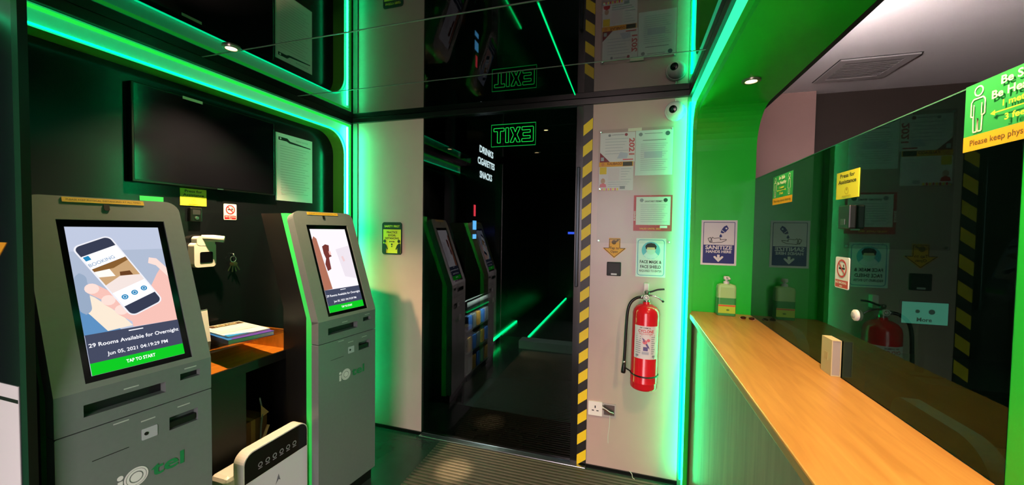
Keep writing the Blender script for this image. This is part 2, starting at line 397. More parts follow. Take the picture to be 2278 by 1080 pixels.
# office behind the counter
of = struct(box('floor_office', (XG+.03, -.7, -.1), (3.6, 3.7, 0), mat('office floor', '#4a4440', .5, noise=.1)))
oc = struct(box('ceiling_office', (XG+.02, -.7, 2.6), (3.6, 3.7, 2.7), M_OFFCEIL))
ow = struct(box('wall_office', (XG, 3.58, 0), (3.6, 3.7, 2.6), M_DARKWALL))
box('plaster_pier', (XG, 3.50, 0), (1.335, 3.58, 2.6), M_PINKWALL, ow)
box('side_wall', (3.5, -.7, 0), (3.6, 3.58, 2.6), M_DARKWALL, ow)
box('near_wall', (XG+.03, -.7, 0), (3.5, -.6, 2.6), M_DARKWALL, ow)
box('corner_filler', (XG-.02, WY+.03, 0), (XG, 3.7, 2.7), M_PINKWALL, ow)
# partition glass
pg = struct(box('window_1', (XG-.001, .90, 1.05), (XG+.007, 2.398, 1.80), M_SCREENGLASS))
box('top_edge', (XG-.0015, .90, 1.80), (XG+.0075, 2.398, 1.803), mat('glass edge', '#3f6f58', .2), pg)
# ================================================================== COUNTER
ct = thing('counter', 'long reception counter with an orange oak top and grey wood front', 'counter')
box('counter_top', (.328, -.6, 1.022), (XG-.002, 2.399, 1.05), M_WOODTOP, ct, .004)
box('front_panel', (.352, -.6, 0), (.372, 2.396, 1.022), M_WOODFRONT, ct)
box('rear_panel', (.60, -.6, 0), (XG-.002, 2.396, 1.022), M_DARK, ct)
# ================================================================== LAMPS
def downlight(loc, label, power, col, size=80, group='warm ceiling downlights'):
    t = thing('downlight', label, 'lamp', Matrix.Translation(loc), group)
    lathe('ring', [(.024, .006), (.024, -.003), (.03, -.005), (.036, -.003), (.037, .006)], mat('lamp ring', '#9a948a', .3, metal=.8), t, 24)
    lathe('lens', [(.001, .0), (.022, .0), (.022, .004), (.001, .004)], emat('lamp glow', (1, .72, .38), 9), t, 20)
    ld = bpy.data.lights.new('downlight_lamp', 'SPOT'); ld.energy = power; ld.color = col; ld.spot_size = R(size); ld.spot_blend = .6; ld.shadow_soft_size = .025
    lo = bpy.data.objects.new('downlight_lamp', ld); link(lo, t); lo.location = (0, 0, -.012)
    return t
WARM = (1, .66, .36)
downlight((-1.768, 1.312, CZ-.004), 'small warm downlight in the black ceiling above the left wall display', DOWN_W, WARM, 110)
downlight((.485, 1.90, 2.161), 'small warm downlight in the green soffit over the hand sanitizer', SOFFIT_W*.32, WARM, 80)
downlight((.485, 1.05, 2.161), 'small warm downlight in the green soffit nearer to the entrance', SOFFIT_W, WARM, 120)
downlight((.485, .15, 2.161), 'small warm downlight in the green soffit at the entrance end', SOFFIT_W, WARM, 120)
t = downlight((-.95, .95, CZ-.004), 'warm spot added in the black ceiling to light a patch of the ribbed mat', 1, WARM, 30)  # added lamp out of view, throws the warm patch onto the mat
for ch in t.children:
    if ch.type == 'LIGHT':
        ch.data.energy = MAT_SPOT_W; ch.data.spot_size = R(6); ch.data.spot_blend = .9
        d = Vector((-1.01, 2.12, 0))-Vector((-.95, .95, CZ)); ch.rotation_euler = d.to_track_quat('-Z', 'Y').to_euler()
# added office light: tube out of view that brightens the office ceiling
t = thing('added_office_tube', 'white tube light added behind the green soffit to brighten the office ceiling', 'lamp', Matrix.Translation((XG+.02, 0, 2.30)))
box('batten', (0, .95, -.02), (.018, 2.35, .02), M_WHITE, t, .003)
tube('tube', [(.034, .98, 0), (.034, 1.65, 0), (.034, 2.32, 0)], .013, emat('office fill glow', (1, .86, .85), OFFICE_L), t, 12)
box('light_shield', (.0, .95, -.030), (.055, 2.35, -.022), M_WHITE, t, .002)  # unseen shield added to stop the tube's light spilling downward
for yy in (.965, 2.335): box('end_cap', (.018, yy-.012, -.016), (.05, yy+.012, .016), M_WHITE, t, .003)
# ================================================================== FLOOR MAT
mt = tag(box('floor_mat', (-1.245, .3, 0), (.298, 2.378, .006), mat('mat base', '#25241f', .6)), 'grey brown ribbed entrance mat in front of the black door', 'mat')
V, Fs = [], []
y = .32
while y < 2.37:
    b = len(V); V += [(-1.242, y, .006), (.295, y, .006), (-1.242, y+.004, .0105), (.295, y+.004, .0105), (-1.242, y+.013, .0105), (.295, y+.013, .0105), (-1.242, y+.017, .006), (.295, y+.017, .006)]
    Fs += [(b, b+1, b+3, b+2), (b+2, b+3, b+5, b+4), (b+4, b+5, b+7, b+6), (b, b+2, b+4, b+6), (b+1, b+7, b+5, b+3)]; y += .028
rb = fixn(mesh('ribs', V, Fs, M_MAT, mt)); rb['kind'] = 'stuff'
# ================================================================== KIOSKS
S_ = lambda k, c, v: emat(k, c, v*1.18)
def screen_phone(P):
    W0, W1, H0, H1 = -.112, .118, .036, .50
    P.rect(W0, H0, W1, H1, S_('scr pale', '#b9c2d8', .95)); P.rect(W0, .25, W1, .42, S_('scr pale2', '#aebad0', .9))
    P.poly([(W0, .158), (-.03, .158), (-.06, .23), (W0, .25)], S_('scr blue', '#5d8fc0', .9))
    P.poly([(W0, .30), (-.075, .27), (-.02, .20), (.0, .165), (-.06, .16), (-.09, .215), (W0, .25)], S_('scr cream', '#ecdcc8', 1))
    P.poly(rrect(W0, .22, -.085, .35, .02), S_('scr greyblue', '#97a9c2', .9))
    skin = S_('scr skin', '#e9b7ad', 1); skin2 = S_('scr skin light', '#f3d3ca', 1)
    P.poly([(.0, .16), (.118, .158), (.118, .34), (.105, .355), (.088, .33), (.05, .26), (.0, .20)], skin)
    P.poly([(.07, .37), (.09, .36), (.118, .315), (.118, .35), (.095, .385), (.075, .39)], skin2)
    for (a, b) in (((-.078, .298), (-.02, .245)), ((-.046, .256), (.012, .195)), ((-.02, .22), (.03, .17))):
        P.poly(bar2(a, b, .033), skin); P.disc(a[0], a[1], .0165, skin2, 14)
    ca, sa = math.cos(R(24)), math.sin(R(24)); cx, cy = -.008, .332
    T = lambda pts: [(cx+x*ca-y*sa, cy+x*sa+y*ca) for x, y in pts]
    P.poly(T(rrect(-.050, -.132, .050, .132, .018)), S_('scr rim', '#e3e3ea', 1))
    P.poly(T(rrect(-.046, -.128, .046, .128, .015)), S_('scr phone', '#3a4056', .8))
    P.poly(T([(-.046, -.092), (.046, -.092), (.046, .095), (-.046, .095)]), S_('scr white', '#eef0f6', 1.05))
    P.poly(T([(-.046, -.04), (.046, -.04), (.046, .05), (-.046, .05)]), S_('scr room', '#c9a377', .9))
    P.poly(T([(-.046, -.04), (.046, -.04), (.046, -.02), (.0, .0), (-.046, -.01)]), S_('scr bed', '#e6d7d2', 1))
    P.poly(T([(-.046, .02), (-.01, .005), (-.01, .04), (-.046, .05)]), S_('scr wind', '#f1ece6', 1))
    P.poly(T([(-.046, .05), (.046, .05), (.046, .038), (.0, .03), (-.046, .04)]), S_('scr beam', '#8e6233', .8))
    P.poly(T([(.0, .0), (.03, -.012), (.03, .004), (.006, .012)]), S_('scr table', '#6e4426', .8))
    P.poly(T([(-.044, .078), (-.030, .078), (-.030, .092), (-.044, .092)]), S_('scr logo', '#2285b9', .9))
    P.text('BOOKING', *T([(-.012, .062)])[0], .015, S_('scr booktext', '#8fa7c4', .9), .01, rot=R(24))
    for k in (-.028, .0, .028): c = T([(k, -.066)])[0]; P.disc(c[0], c[1], .0085, S_('scr logo', '#2285b9', .9), 16); P.ring(c[0], c[1], .005, .0012, S_('scr white', '#eef0f6', 1.05), 12)
def screen_woman(P):
    W0, W1, H0, H1 = -.112, .118, .036, .50
    P.rect(W0, H0, W1, H1, S_('scr wwhite', '#e6dfe6', 1.1)); P.poly([(.02, .38), (W1, .40), (W1, .2), (.04, .22)], S_('scr wwhite2', '#dcd3dc', 1.05))
    P.poly([(W0, .47), (-.085, .445), (-.06, .16), (W0, .158)], S_('scr door', '#b0705a', .9))
    P.poly([(W0, .50), (-.10, .46), (W0, .44)], S_('scr wwhite', '#e6dfe6', 1.1))
    P.poly([(-.062, .40), (-.04, .412), (-.018, .405), (-.022, .385), (-.028, .36), (-.015, .342), (-.035, .335), (-.038, .27), (-.062, .26), (-.068, .30), (-.055, .33), (-.062, .36)], S_('scr hair', '#7c3a35', .8))
    P.poly([(-.030, .37), (-.018, .372), (-.016, .352), (-.028, .35)], S_('scr skin', '#e9b7ad', 1))
    P.poly([(.045, .335), (.058, .34), (.066, .31), (.052, .305)], S_('scr blush', '#e3c3c6', 1))
def screen_foot(P):
    P.rect(-.112, .036, .118, .158, S_('scr slate', '#4a5068', .75)); P.rect(-.112, .036, .118, .072, S_('scr green', '#0fbf22', 1.0))
    wt = S_('scr txt', '#f2f2f8', 1.1)
    P.rect(-.014, .148, .022, .151, wt)
    P.text('29 Rooms Available for Overnight', .003, .124, .0165, wt, .012, width=.222); P.text('Jun 05, 2021 04:19:29 PM', .003, .091, .0155, wt, .01, width=.15)
    P.text('TAP TO START', .003, .055, .0145, wt, .02, width=.072)
def kiosk(org, ang, label, pic):
    t = thing('check_in_kiosk', label, 'kiosk', Matrix.Translation((org[0], org[1], 0)) @ Matrix.Rotation(R(90-ang), 4, 'Z'), 'self check-in kiosks')
    HW = .1925; ht = math.atan2(.19, .54); st, ctt = math.sin(ht), math.cos(ht)
    LOW = lambda a, b, c: (a, -c, b)                                   # lower plane: (x, z, out)
    HEAD = lambda a, b, c: (a, b*st-c*ctt, 1.02+b*ctt+c*st)            # head plane: (x, s, out)
    slot = [(-.135, .943), (.057, .943), (.057, .978), (-.135, .978)]; slot2 = [(.098, .967), (.157, .967), (.157, .989), (.098, .989)]
    card = [(.066, .808), (.149, .808), (.149, .852), (.066, .852)]
    fixn(plate('lower_door', rrect(-HW, .07, HW, .9035, .004, 2), [card], -.05, 0, M_GREY, t, LOW))
    fixn(plate('mid_panel', [(-HW, .9065), (HW, .9065), (HW, 1.02), (-HW, 1.02)], [slot, slot2], -.05, 0, M_GREY, t, LOW))
    bz = [(-.128, .018), (.138, .018), (.138, .523), (-.128, .523)]
    fixn(plate('head_panel', rrect(-HW, 0, HW, .60, [0, 0, .04, .04]), [bz], -.05, 0, M_GREY, t, HEAD))
    for nm, q, d in (('ticket_slot', slot, .03), ('receipt_slot', slot2, .02), ('card_reader', card, .025)):
        x0, z0, x1, z1 = q[0][0], q[0][1], q[2][0], q[2][1]
        o = fixn(plate(nm, [(x0-.001, z0-.001), (x1+.001, z0-.001), (x1+.001, z1+.001), (x0-.001, z1+.001)], [], -.049, -d, M_SLOT if nm != 'card_reader' else mat('reader grey', '#4c5154', .4), t, LOW))
        if nm == 'card_reader': fixn(plate('reader_mouth', [(x0+.004, z0+.004), (x1-.004, z0+.004), (x1-.004, z0+.024), (x0+.004, z0+.024)], [], -.026, -.006, M_BLACK, o, LOW))
    be = fixn(plate('display', [(-.128, .018), (.138, .018), (.138, .523), (-.128, .523)], [], -.045, -.004, M_BEZEL, t, HEAD))
    P = Print(-.0035, .00012); pic(P); screen_foot(P); im = P.build('screen_image', be)
    for v in im.data.vertices: v.co = HEAD(*v.co)
    # camera, label, lock, lines
    fixn(plate('camera_lens', rrect(-.016, .556, -.002, .578, .004), [], -.001, .0015, M_BLACK, t, HEAD))
    lb = fixn(plate('yellow_label', [(-.108, .581), (.09, .581), (.09, .5965), (-.108, .5965)], [], 0, .0012, mat('label yellow', '#c9a42c', .5), t, HEAD))
    P = Print(.0014); P.text('PLEASE KEEP PHYSICAL DISTANCING AT ALL TIMES', -.009, .5888, .008, M_INK, width=.18); q = P.build('lettering', lb)
    for v in q.data.vertices: v.co = HEAD(*v.co)
    lk = fixn(plate('lock_plate', rrect(-.007, .81, .033, .846, .003), [], 0, .002, mat('lock plate', '#b9bcc6', .35, metal=.3), t, LOW))
    fixn(plate('keyhole', circ(.004, .829, .0055, 14), [], .002, .0035, M_BLACK, lk, LOW))
    fixn(plate('slit', [(-.12, .805), (-.038, .805), (-.038, .807), (-.12, .807)], [], 0, .0006, M_BLACK, t, LOW))
    tx = mat('kiosk caption', '#a9b0aa', .5)
    for (x, z) in ((-.055, .893), (.01, .872), (.107, .878), (.128, 1.003), (-.03, .992)):
        fixn(plate('caption_mark', [(x-.018, z-.0018), (x+.018, z-.0018), (x+.018, z+.0018), (x-.018, z+.0018)], [], 0, .0006, tx, t, LOW))
    P = Print(.0008); wh = mat('logo white', '#d6d8d6', .5); gr = mat('logo green', '#1c7a45', .5)
    P.rect(-.066, .677, -.054, .708, wh); P.disc(-.060, .719, .0075, wh, 16)
    P.disc(-.022, .702, .030, wh, 28); P.ring(-.022, .702, .0175, .003, MATS['kiosk grey'], 24); P.ring(-.022, .702, .0255, .0012, MATS['kiosk grey'], 24)
    P.text('tel', .060, .698, .062, gr, .02, width=.09)
    q = P.build('logo', t)
    for v in q.data.vertices: v.co = LOW(*v.co)
    # green edge layer and black cabinet behind the shell
    def layer(nm, hw, y0, y1, mm, ztop):
        pr = [(y0, .05), (y1, .05), (y1, ztop), (y0+ctt*0+.20, ztop), (y0+.002, 1.02-.05*0)]
        V = [(-hw, a, b) for a, b in pr]+[(hw, a, b) for a, b in pr]; n = len(pr)
        Fs = [tuple(range(n)), tuple(range(2*n-1, n-1, -1))]+[(i, (i+1) % n, n+(i+1) % n, n+i) for i in range(n)]
        return fixn(mesh(nm, V, Fs, mm, t))
    def sheath(nm, hw, d0, d1, mm):
        a = [(d0, .06), (d0, 1.02+d0*.17), (d0*ctt+.6*st, 1.02+.585*ctt+d0*st*.0)]
        b = [(d1, .06), (d1, 1.02+d1*.17), (d1*ctt+.6*st, 1.02+.585*ctt)]
        pr = a+b[::-1]; n = len(pr)
        V = [(-hw, p, q) for p, q in pr]+[(hw, p, q) for p, q in pr]
        Fs = [tuple(range(n)), tuple(range(2*n-1, n-1, -1))]+[(i, (i+1) % n, n+(i+1) % n, n+i) for i in range(n)]
        return fixn(mesh(nm, V, Fs, mm, t))
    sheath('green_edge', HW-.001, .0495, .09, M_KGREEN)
    o = sheath('cabinet', HW-.003, .0895, .27, M_KBLACK)
    box('plinth', (-HW+.01, .02, 0), (HW-.01, .26, .07), M_BLACK, t)
    return t
kiosk((-1.4725, .8025), 5.8, 'grey check-in kiosk nearest the camera showing a hand holding a phone', screen_phone)
kiosk((-1.458, 1.719), 7.5, 'grey check-in kiosk beside the cream wall showing a woman by a door', screen_woman)
# ================================================================== LEFT WALL ITEMS
XW = XLP+.0015
tv = thing('wall_television', 'black flat television on the left wall above the kiosks', 'television', FL(1.11, 1.69, XW))
box('casing', (0, 0, 0), (.70, .44, .030), mat('tv casing', '#0a0a0c', .25), tv, .004)
box('panel', (.008, .012, .0305), (.692, .432, .0315), mat('tv panel', '#0a0b10', .1, ior=1.35), tv)
box('name_plate', (.36, .002, .0305), (.39, .007, .0325), M_STEEL, tv)
box('cream_sticker', (.20, .425, .0315), (.29, .438, .0328), mat('cream sticker', '#d8cdb4', .5), tv)
nt = sign('notice_sheet', FL(1.843, 1.667, XW), .285, .424, M_PAPER, 'white printed notice with black ribbon header on the left black wall panel', 'notice')
P = Print(.0022); P.poly([(.02, .40), (.085, .40), (.105, .385), (.27, .372), (.27, .366), (.10, .372), (.08, .38), (.02, .38)], M_INK); P.disc(.035, .391, .006, M_PAPER, 12)
P.text('ROOM NOTICE', .20, .398, .014, M_INKGREY)
for k in range(19): P.rect(.03, .345-k*.0165, .255-(k*37 % 5)*.012, .348-k*.0165, mat('faint print', '#b9bbb9', .7))
P.build('print', nt)
def press_sign(M, label, wd=.122, ht=.085):
    s = sign('assistance_sign', M, wd, ht, M_YELSIGN, label, 'sign'); P = Print(.0022)
    P.text('Press for', wd/2, ht*.84, ht*.20, M_INK, .02, width=wd*.66); P.text('Assistance', wd/2, ht*.62, ht*.20, M_INK, .02, width=wd*.8)
    P.ring(wd*.5, ht*.28, ht*.13, ht*.02, mat('ochre', '#b9a320', .6)); P.disc(wd*.5, ht*.33, ht*.05, MATS['ochre'], 12); P.rect(wd*.3, ht*.08, wd*.7, ht*.11, MATS['ochre'])
    P.build('print', s); return s
press_sign(FL(1.312, 1.60, XW), 'yellow press for assistance sign on the black wall below the television')
ic = thing('intercom', 'small black intercom below the yellow sign on the black wall', 'intercom', FL(1.345, 1.52, XW))
box('body', (0, 0, 0), (.055, .07, .022), M_BLACK, ic, .004); box('speaker_grille', (.01, .035, .022), (.045, .06, .0235), mat('grille', '#2c2e30', .5), ic); lathe('button', [(.009, .022), (.009, .026), (.007, .027)], M_STEEL, ic, 14, Matrix.Translation((.0275, .018, 0)))
def nosmoke(M, wd, ht, label):
    s = sign('no_smoking_sign', M, wd, ht, M_PAPER, label, 'sign', r=wd*.08); P = Print(.0022)
    P.rect(0.003, 0.003, wd-.003, ht*.27, M_RED); cy = ht*.64; r = wd*.36
    P.rect(wd*.28, cy-r*.1, wd*.72, cy+r*.1, M_INK); P.rect(wd*.60, cy+r*.15, wd*.66, cy+r*.45, M_INK)
    P.ring(wd/2, cy, r, r*.2, M_RED, 28); P.line((wd/2-r*.62, cy+r*.62), (wd/2+r*.62, cy-r*.62), r*.18, M_RED)
    P.text('NO SMOKING', wd/2, ht*.185, ht*.10, M_PAPER, .02, width=wd*.8); P.text('AREA', wd/2, ht*.08, ht*.07, M_PAPER, .02); P.build('print', s); return s
nosmoke(FL(1.523, 1.534, XW), .07, .088, 'small red and white no smoking sign on the black left wall')
s = sign('green_sticker', FL(1.15, 1.50, XW), .092, .132, M_SIGNGREEN, 'small green distancing sticker half hidden behind the nearest kiosk', 'sign'); P = Print(.0022); P.ring(.046, .09, .02, .005, M_PAPER); P.rect(.03, .03, .062, .065, M_PAPER); P.build('print', s)
# thermometer
th = thing('wall_thermometer', 'white infrared thermometer with black display on the black wall', 'thermometer', FL(1.345, 1.288, XW))
fixn(plate('body', rrect(0, 0, .105, .125, .018), [], 0, .045, M_WHITE, th)); fixn(plate('display', rrect(.026, .022, .088, .078, .008), [], .045, .047, M_BEZEL, th))
fixn(plate('neck', rrect(.012, .11, .10, .158, .016), [], .006, .046, M_WHITE, th))
tube('sensor_barrel', [(.045, .148, .03), (.08, .148, .06), (.115, .142, .088)], .017, M_WHITE, th, 18)
d = Vector((.035, -.006, .028)).normalized(); q = d.to_track_quat('Z', 'Y').to_matrix().to_4x4(); q.translation = (.115, .142, .088)
lathe('sensor_rim', [(.0165, -.001), (.0165, .002), (.012, .0025)], mat('cream rim', '#d8ccb8', .4), th, 18, q); lathe('sensor_eye', [(.006, .001), (.006, .004), (.004, .0045)], M_BLACK, th, 14, q)
# keys
ky = thing('key_bunch', 'bunch of keys hanging on the black wall right of the thermometer', 'keys', FL(1.56, 1.335, XW))
tube('hook', [(0, .012, 0), (0, .012, .02), (0, .0, .024), (0, -.004, .02)], .003, M_STEEL, ky)
tube('ring', [(0+.016*math.cos(a*math.pi/8), -.018+.016*math.sin(a*math.pi/8), .018) for a in range(16)], .0016, M_STEEL, ky, 6, True)
for k, a in enumerate((-28, -6, 14, 32)):
    kk = fixn(plate('key', circ(0, -.012, .011, 14)+[], [], -.0012, .0012, mat('key metal', '#a89a78', .3, metal=1.), ky)); kk.location = (0, -.034, .014+.004*k); kk.rotation_euler = (0, 0, R(a))
    b = box('key_blade', (-.003, -.055, -.0008), (.003, -.02, .0008), MATS['key metal'], kk)
# ================================================================== DESK between the kiosks
dk = thing('display_desk', 'black desk with a glass top over a wooden tray between the kiosks', 'desk')
DX0, DX1, DY0, DY1 = XLP+.004, -1.735, 1.04, 1.612
box('glass_top', (DX0, DY0, .942), (DX1, DY1, .95), glassmat('desk glass', (.8, .76, .68), 1.5, .03), dk)
box('tray_floor', (DX0, DY0, .822), (DX1-.012, DY1-.012, .84), M_TRAYWOOD, dk)
box('tray_end', (DX0, DY1-.012, .822), (DX1, DY1, .9415), M_TRAYWOOD, dk)
box('tray_end', (DX0, DY0, .84), (DX1, DY0+.012, .9415), M_TRAYWOOD, dk)
box('front_lip', (DX1-.012, DY0, .80), (DX1, DY1, .845), M_KBLACK, dk, .001, 1)
box('cabinet_left', (DX0, DY0, 0), (DX1-.02, 1.36, .82), M_KBLACK, dk); box('shelf_back', (DX0, 1.36, 0), (DX0+.02, DY1, .82), M_KBLACK, dk)
box('side_panel', (DX0, DY1-.02, 0), (DX1-.02, DY1, .82), M_KBLACK, dk); box('inner_shelf', (DX0+.02, 1.36, .27), (DX1-.06, DY1-.02, .29), M_KBLACK, dk)
# magazines on the desk
Mb = Matrix.Translation((-1.905, 1.42, .9505)) @ Matrix.Rotation(R(-13), 4, 'Z')
b1 = thing('catalogue', 'thick blue edged catalogue lying under the magazine on the glass desk', 'book', Mb)
box('pages', (-.155, -.10, .002), (.168, .10, .018), M_PAPER, b1); box('cover', (-.157, -.102, .018), (.170, .102, .0205), mat('cover blue', '#2d6fc0', .35), b1); box('cover', (-.157, -.102, 0), (.170, .102, .002), MATS['cover blue'], b1); box('spine', (-.157, -.103, 0), (.170, -.1015, .0205), mat('spine blue', '#1d3f8c', .35), b1)
P = Print(.0208); P.poly([(.12, -.06), (.17, -.09), (.17, .10), (.11, .10)], mat('violet', '#5b3aa6', .4)); P.build('cover_print', b1)
b2 = thing('magazine', 'white magazine with a brown title band on top of the catalogue', 'magazine', Matrix.Translation((-1.915, 1.425, .9715+.001)) @ Matrix.Rotation(R(-11), 4, 'Z'))
box('pages', (-.15, -.095, 0), (.145, .095, .006), M_PAPER, b2)
P = Print(.0064); P.rect(-.14, -.06, -.085, .09, mat('brown band', '#4a321e', .5), 0)
P.text('iOtel', -.112, .012, .036, mat('gold text', '#e8d9a0', .5), .02, rot=R(90), width=.10)
P.rect(-.065, -.085, .06, .085, mat('pale photo', '#c2cad2', .5)); P.rect(-.05, -.07, .0, .07, mat('pale photo2', '#d9dde0', .5)); P.poly([(.10, -.095), (.145, -.095), (.145, .01)], mat('sky blue', '#2f8fe0', .4)); P.build('cover_print', b2)
# tent card
tcd = thing('tent_card', 'white folded card standing on the glass desk behind the nearest kiosk', 'card', Matrix.Translation((-1.93, 1.262, .9505)) @ Matrix.Rotation(R(80), 4, 'Z'))
for s in (-1, 1):
    V = [(-.04, s*.03, 0), (.04, s*.03, 0), (.04, 0, .15), (-.04, 0, .15)]; V += [(x, y-.0015*s, z) for x, y, z in V]
    fixn(mesh('leaf', V, [(0, 1, 2, 3), (7, 6, 5, 4), (0, 4, 5, 1), (1, 5, 6, 2), (2, 6, 7, 3), (3, 7, 4, 0)], M_PAPER, tcd))
# carton and cable in the desk opening
cb = thing('carton', 'small brown carton on the shelf inside the black desk', 'box', Matrix.Translation((-1.93, 1.47, .2905)))
box('body', (-.07, -.075, 0), (.08, .08, .20), mat('carton brown', '#6a4a2c', .8, noise=.1), cb, .002); box('tape', (-.071, -.012, .03), (.081, .012, .2012), mat('carton tape', '#9a7a4a', .4), cb)
cab = thing('power_cable', 'pale cable with a tan plug hanging in the black desk opening', 'cable')
tube('cord', smoothpath([(-1.84, 1.50, .60), (-1.835, 1.51, .52), (-1.82, 1.49, .45), (-1.80, 1.47, .40), (-1.79, 1.45, .36)]), .004, mat('cord teal grey', '#6a8088', .5), cab)
tube('plug', [(-1.80, 1.515, .455), (-1.795, 1.49, .415), (-1.79, 1.46, .375)], .008, mat('plug tan', '#d0b68a', .5), cab, 10); 
o = fixn(mesh('tag', [(-1.83, 1.50, .56), (-1.83, 1.545, .505), (-1.83, 1.50, .495), (-1.832, 1.50, .56), (-1.832, 1.545, .505), (-1.832, 1.50, .495)], [(0, 1, 2), (5, 4, 3), (0, 3, 4, 1), (1, 4, 5, 2), (2, 5, 3, 0)], MATS['plug tan'], cab))
# ================================================================== AIR PURIFIER
ap = thing('air_purifier', 'white rounded air purifier with black icon panel in front of the desk', 'air purifier')
TP = lambda a, b, c: (c, a, b)
fixn(plate('casing', rrect(1.185, .02, 1.522, .52, .05, 8), [], -1.605, -1.548, M_WHITE, ap, TP))
fixn(plate('control_panel', rrect(1.19, .392, 1.517, .515, [0, 0, .045, .045], 8), [], -1.549, -1.5465, mat('purifier black', '#100f0e', .15), ap, TP))
fixn(plate('front_grille', rrect(1.19, .03, 1.517, .389, [.04, .04, 0, 0], 8), [], -1.549, -1.545, mat('purifier front', '#d3cfda', .4), ap, TP))
box('rear_body', (-1.70, 1.15, .02), (-1.60, 1.515, .43), M_WHITE, ap, .02); box('foot', (-1.70, 1.16, 0), (-1.55, 1.51, .02), M_BLACK, ap)
ig = mat('icon grey', '#8d8a92', .4)
for k in range(6):
    P = Print(.0); P.ring(0, 0, .011, .004, ig, 16); P.rect(-.01, -.018, .01, -.014, ig); q = P.build('icon', ap); q['kind'] = 'stuff'
    for v in q.data.vertices: v.co = (-1.5462+v.co.z*.1, v.co.x+1.262+k*.036, v.co.y+.442)
P = Print(.0); P.poly([(1.335, .30), (1.352, .345), (1.362, .31), (1.352, .318)], mat('logo grey', '#6a6878', .5)); q = P.build('emblem', ap)
for v in q.data.vertices: v.co = (-1.5446, v.co.x, v.co.y)
# ================================================================== BACK WALL ITEMS
s = sign('distancing_sign', FB(-1.757, 1.308), .170, .238, M_INK, 'black and yellow safety first social distancing sign on the left cream panel', 'sign', r=.02); P = Print(.0022)
P.rect(.010, .010, .160, .185, M_YELSIGN); P.text('SAFETY FIRST', .085, .207, .021, M_YELSIGN, .02, width=.13)
for k, tt in enumerate(('PRACTICE', 'SOCIAL', 'DISTANCING')): P.text(tt, .085, .163-k*.022, .020, M_INK, .03, width=(.09, .068, .118)[k])
P.line((.067, .095), (.103, .095), .005, M_INK); P.disc(.067, .095, .007, M_INK, 3); P.disc(.103, .095, .007, M_INK, 3); P.disc(.085, .075, .007, M_INK, 12); P.disc(.085, .060, .005, M_INK, 12)
for sg in (1, -1):
    X = lambda x: .085+sg*x
    P.disc(X(-.06), .098, .012, M_INK, 16); P.poly([(X(-.075), .01), (X(-.075), .08), (X(-.06), .083), (X(-.045), .07), (X(-.032), .04), (X(-.04), .036), (X(-.048), .05), (X(-.048), .01)], M_INK)
P.build('print', s)
# EXIT sign on the far side of the door glass, so it reads backwards
ex = thing('exit_sign', 'green outlined EXIT sign seen mirrored through the black door', 'sign', FR((-.76, WY+.016, 2.135), (-1, 0, 0), (0, 0, 1), (0, 1, 0)))
def strokes(pts_): return [(x, y, .005) for x, y in pts_]
hE, kS = .049, .021
GL = {'letter_e': (-.140, [(0, -hE), (.078, -hE), (.078, -hE+kS), (kS, -hE+kS), (kS, -kS/2), (.07, -kS/2), (.07, kS/2), (kS, kS/2), (kS, hE-kS), (.078, hE-kS), (.078, hE), (0, hE)]),
      'letter_x': (-.052, [(0, -hE), (.024, -hE), (.036, -.018), (.048, -hE), (.072, -hE), (.049, 0), (.072, hE), (.048, hE), (.036, .018), (.024, hE), (0, hE), (.023, 0)]),
      'letter_i': (.030, [(0, -hE), (kS, -hE), (kS, hE), (0, hE)]),
      'letter_t': (.062, [(.026, -hE), (.026+kS, -hE), (.026+kS, hE-kS), (.073, hE-kS), (.073, hE), (0, hE), (0, hE-kS), (.026, hE-kS)])}
for nm, (ox, ps) in GL.items():
    dense = []
    for a_, b_ in zip(ps, ps[1:]+ps[:1]):
        dense += [(a_[0]*(1-t_)+b_[0]*t_+ox, a_[1]*(1-t_)+b_[1]*t_) for t_ in (.04, .96)]
    tube(nm, strokes(dense), .0017, emat('exit glow', (.02, 1, .12), 5.), ex, 6, True)
tube('border', [(-.155, -.073, .005), (.152, -.073, .005), (.152, .073, .005), (-.155, .073, .005)], .0018, emat('exit border', (.02, 1, .15), 3.), ex, 6, True)
box('back_plate', (-.158, -.076, .009), (.156, .076, .012), mat('exit plate', '#04120a', .2), ex)
# arrow, reader
AO = [(.038, .124), (.106, .124), (.106, .062), (.141, .062), (.0705, -.0), (0, .062), (.038, .062)]
a = sign('arrow_sticker', FB(-.161, 1.338), 0, 0, M_ORANGE, 'orange tap to open arrow sticker above the black reader', 'sticker', outline=AO)
P = Print(.0022); P.path([(x*.9+.007, y*.9+.006) for x, y in AO], .003, M_INK, True); P.disc(.068, .098, .014, mat('brown ink', '#6a4a14', .6), 14); P.line((.075, .10), (.095, .112), .009, MATS['brown ink']); P.text('Tap to', .0705, .062, .021, M_INK, .01, width=.055); P.text('Open', .0705, .040, .020, M_INK, .01); P.build('print', a)
rd = thing('card_reader', 'black card reader below the orange arrow on the cream wall', 'reader', FB(-.132, 1.230)); box('body', (0, 0, 0), (.084, .084, .016), mat('reader black', '#1a1a1c', .6), rd, .004); box('status_bar', (.026, .006, .016), (.06, .016, .0168), mat('reader white', '#c8c8c8', .4), rd); box('face', (.008, .02, .0158), (.076, .076, .0166), mat('reader face', '#101012', .55), rd)
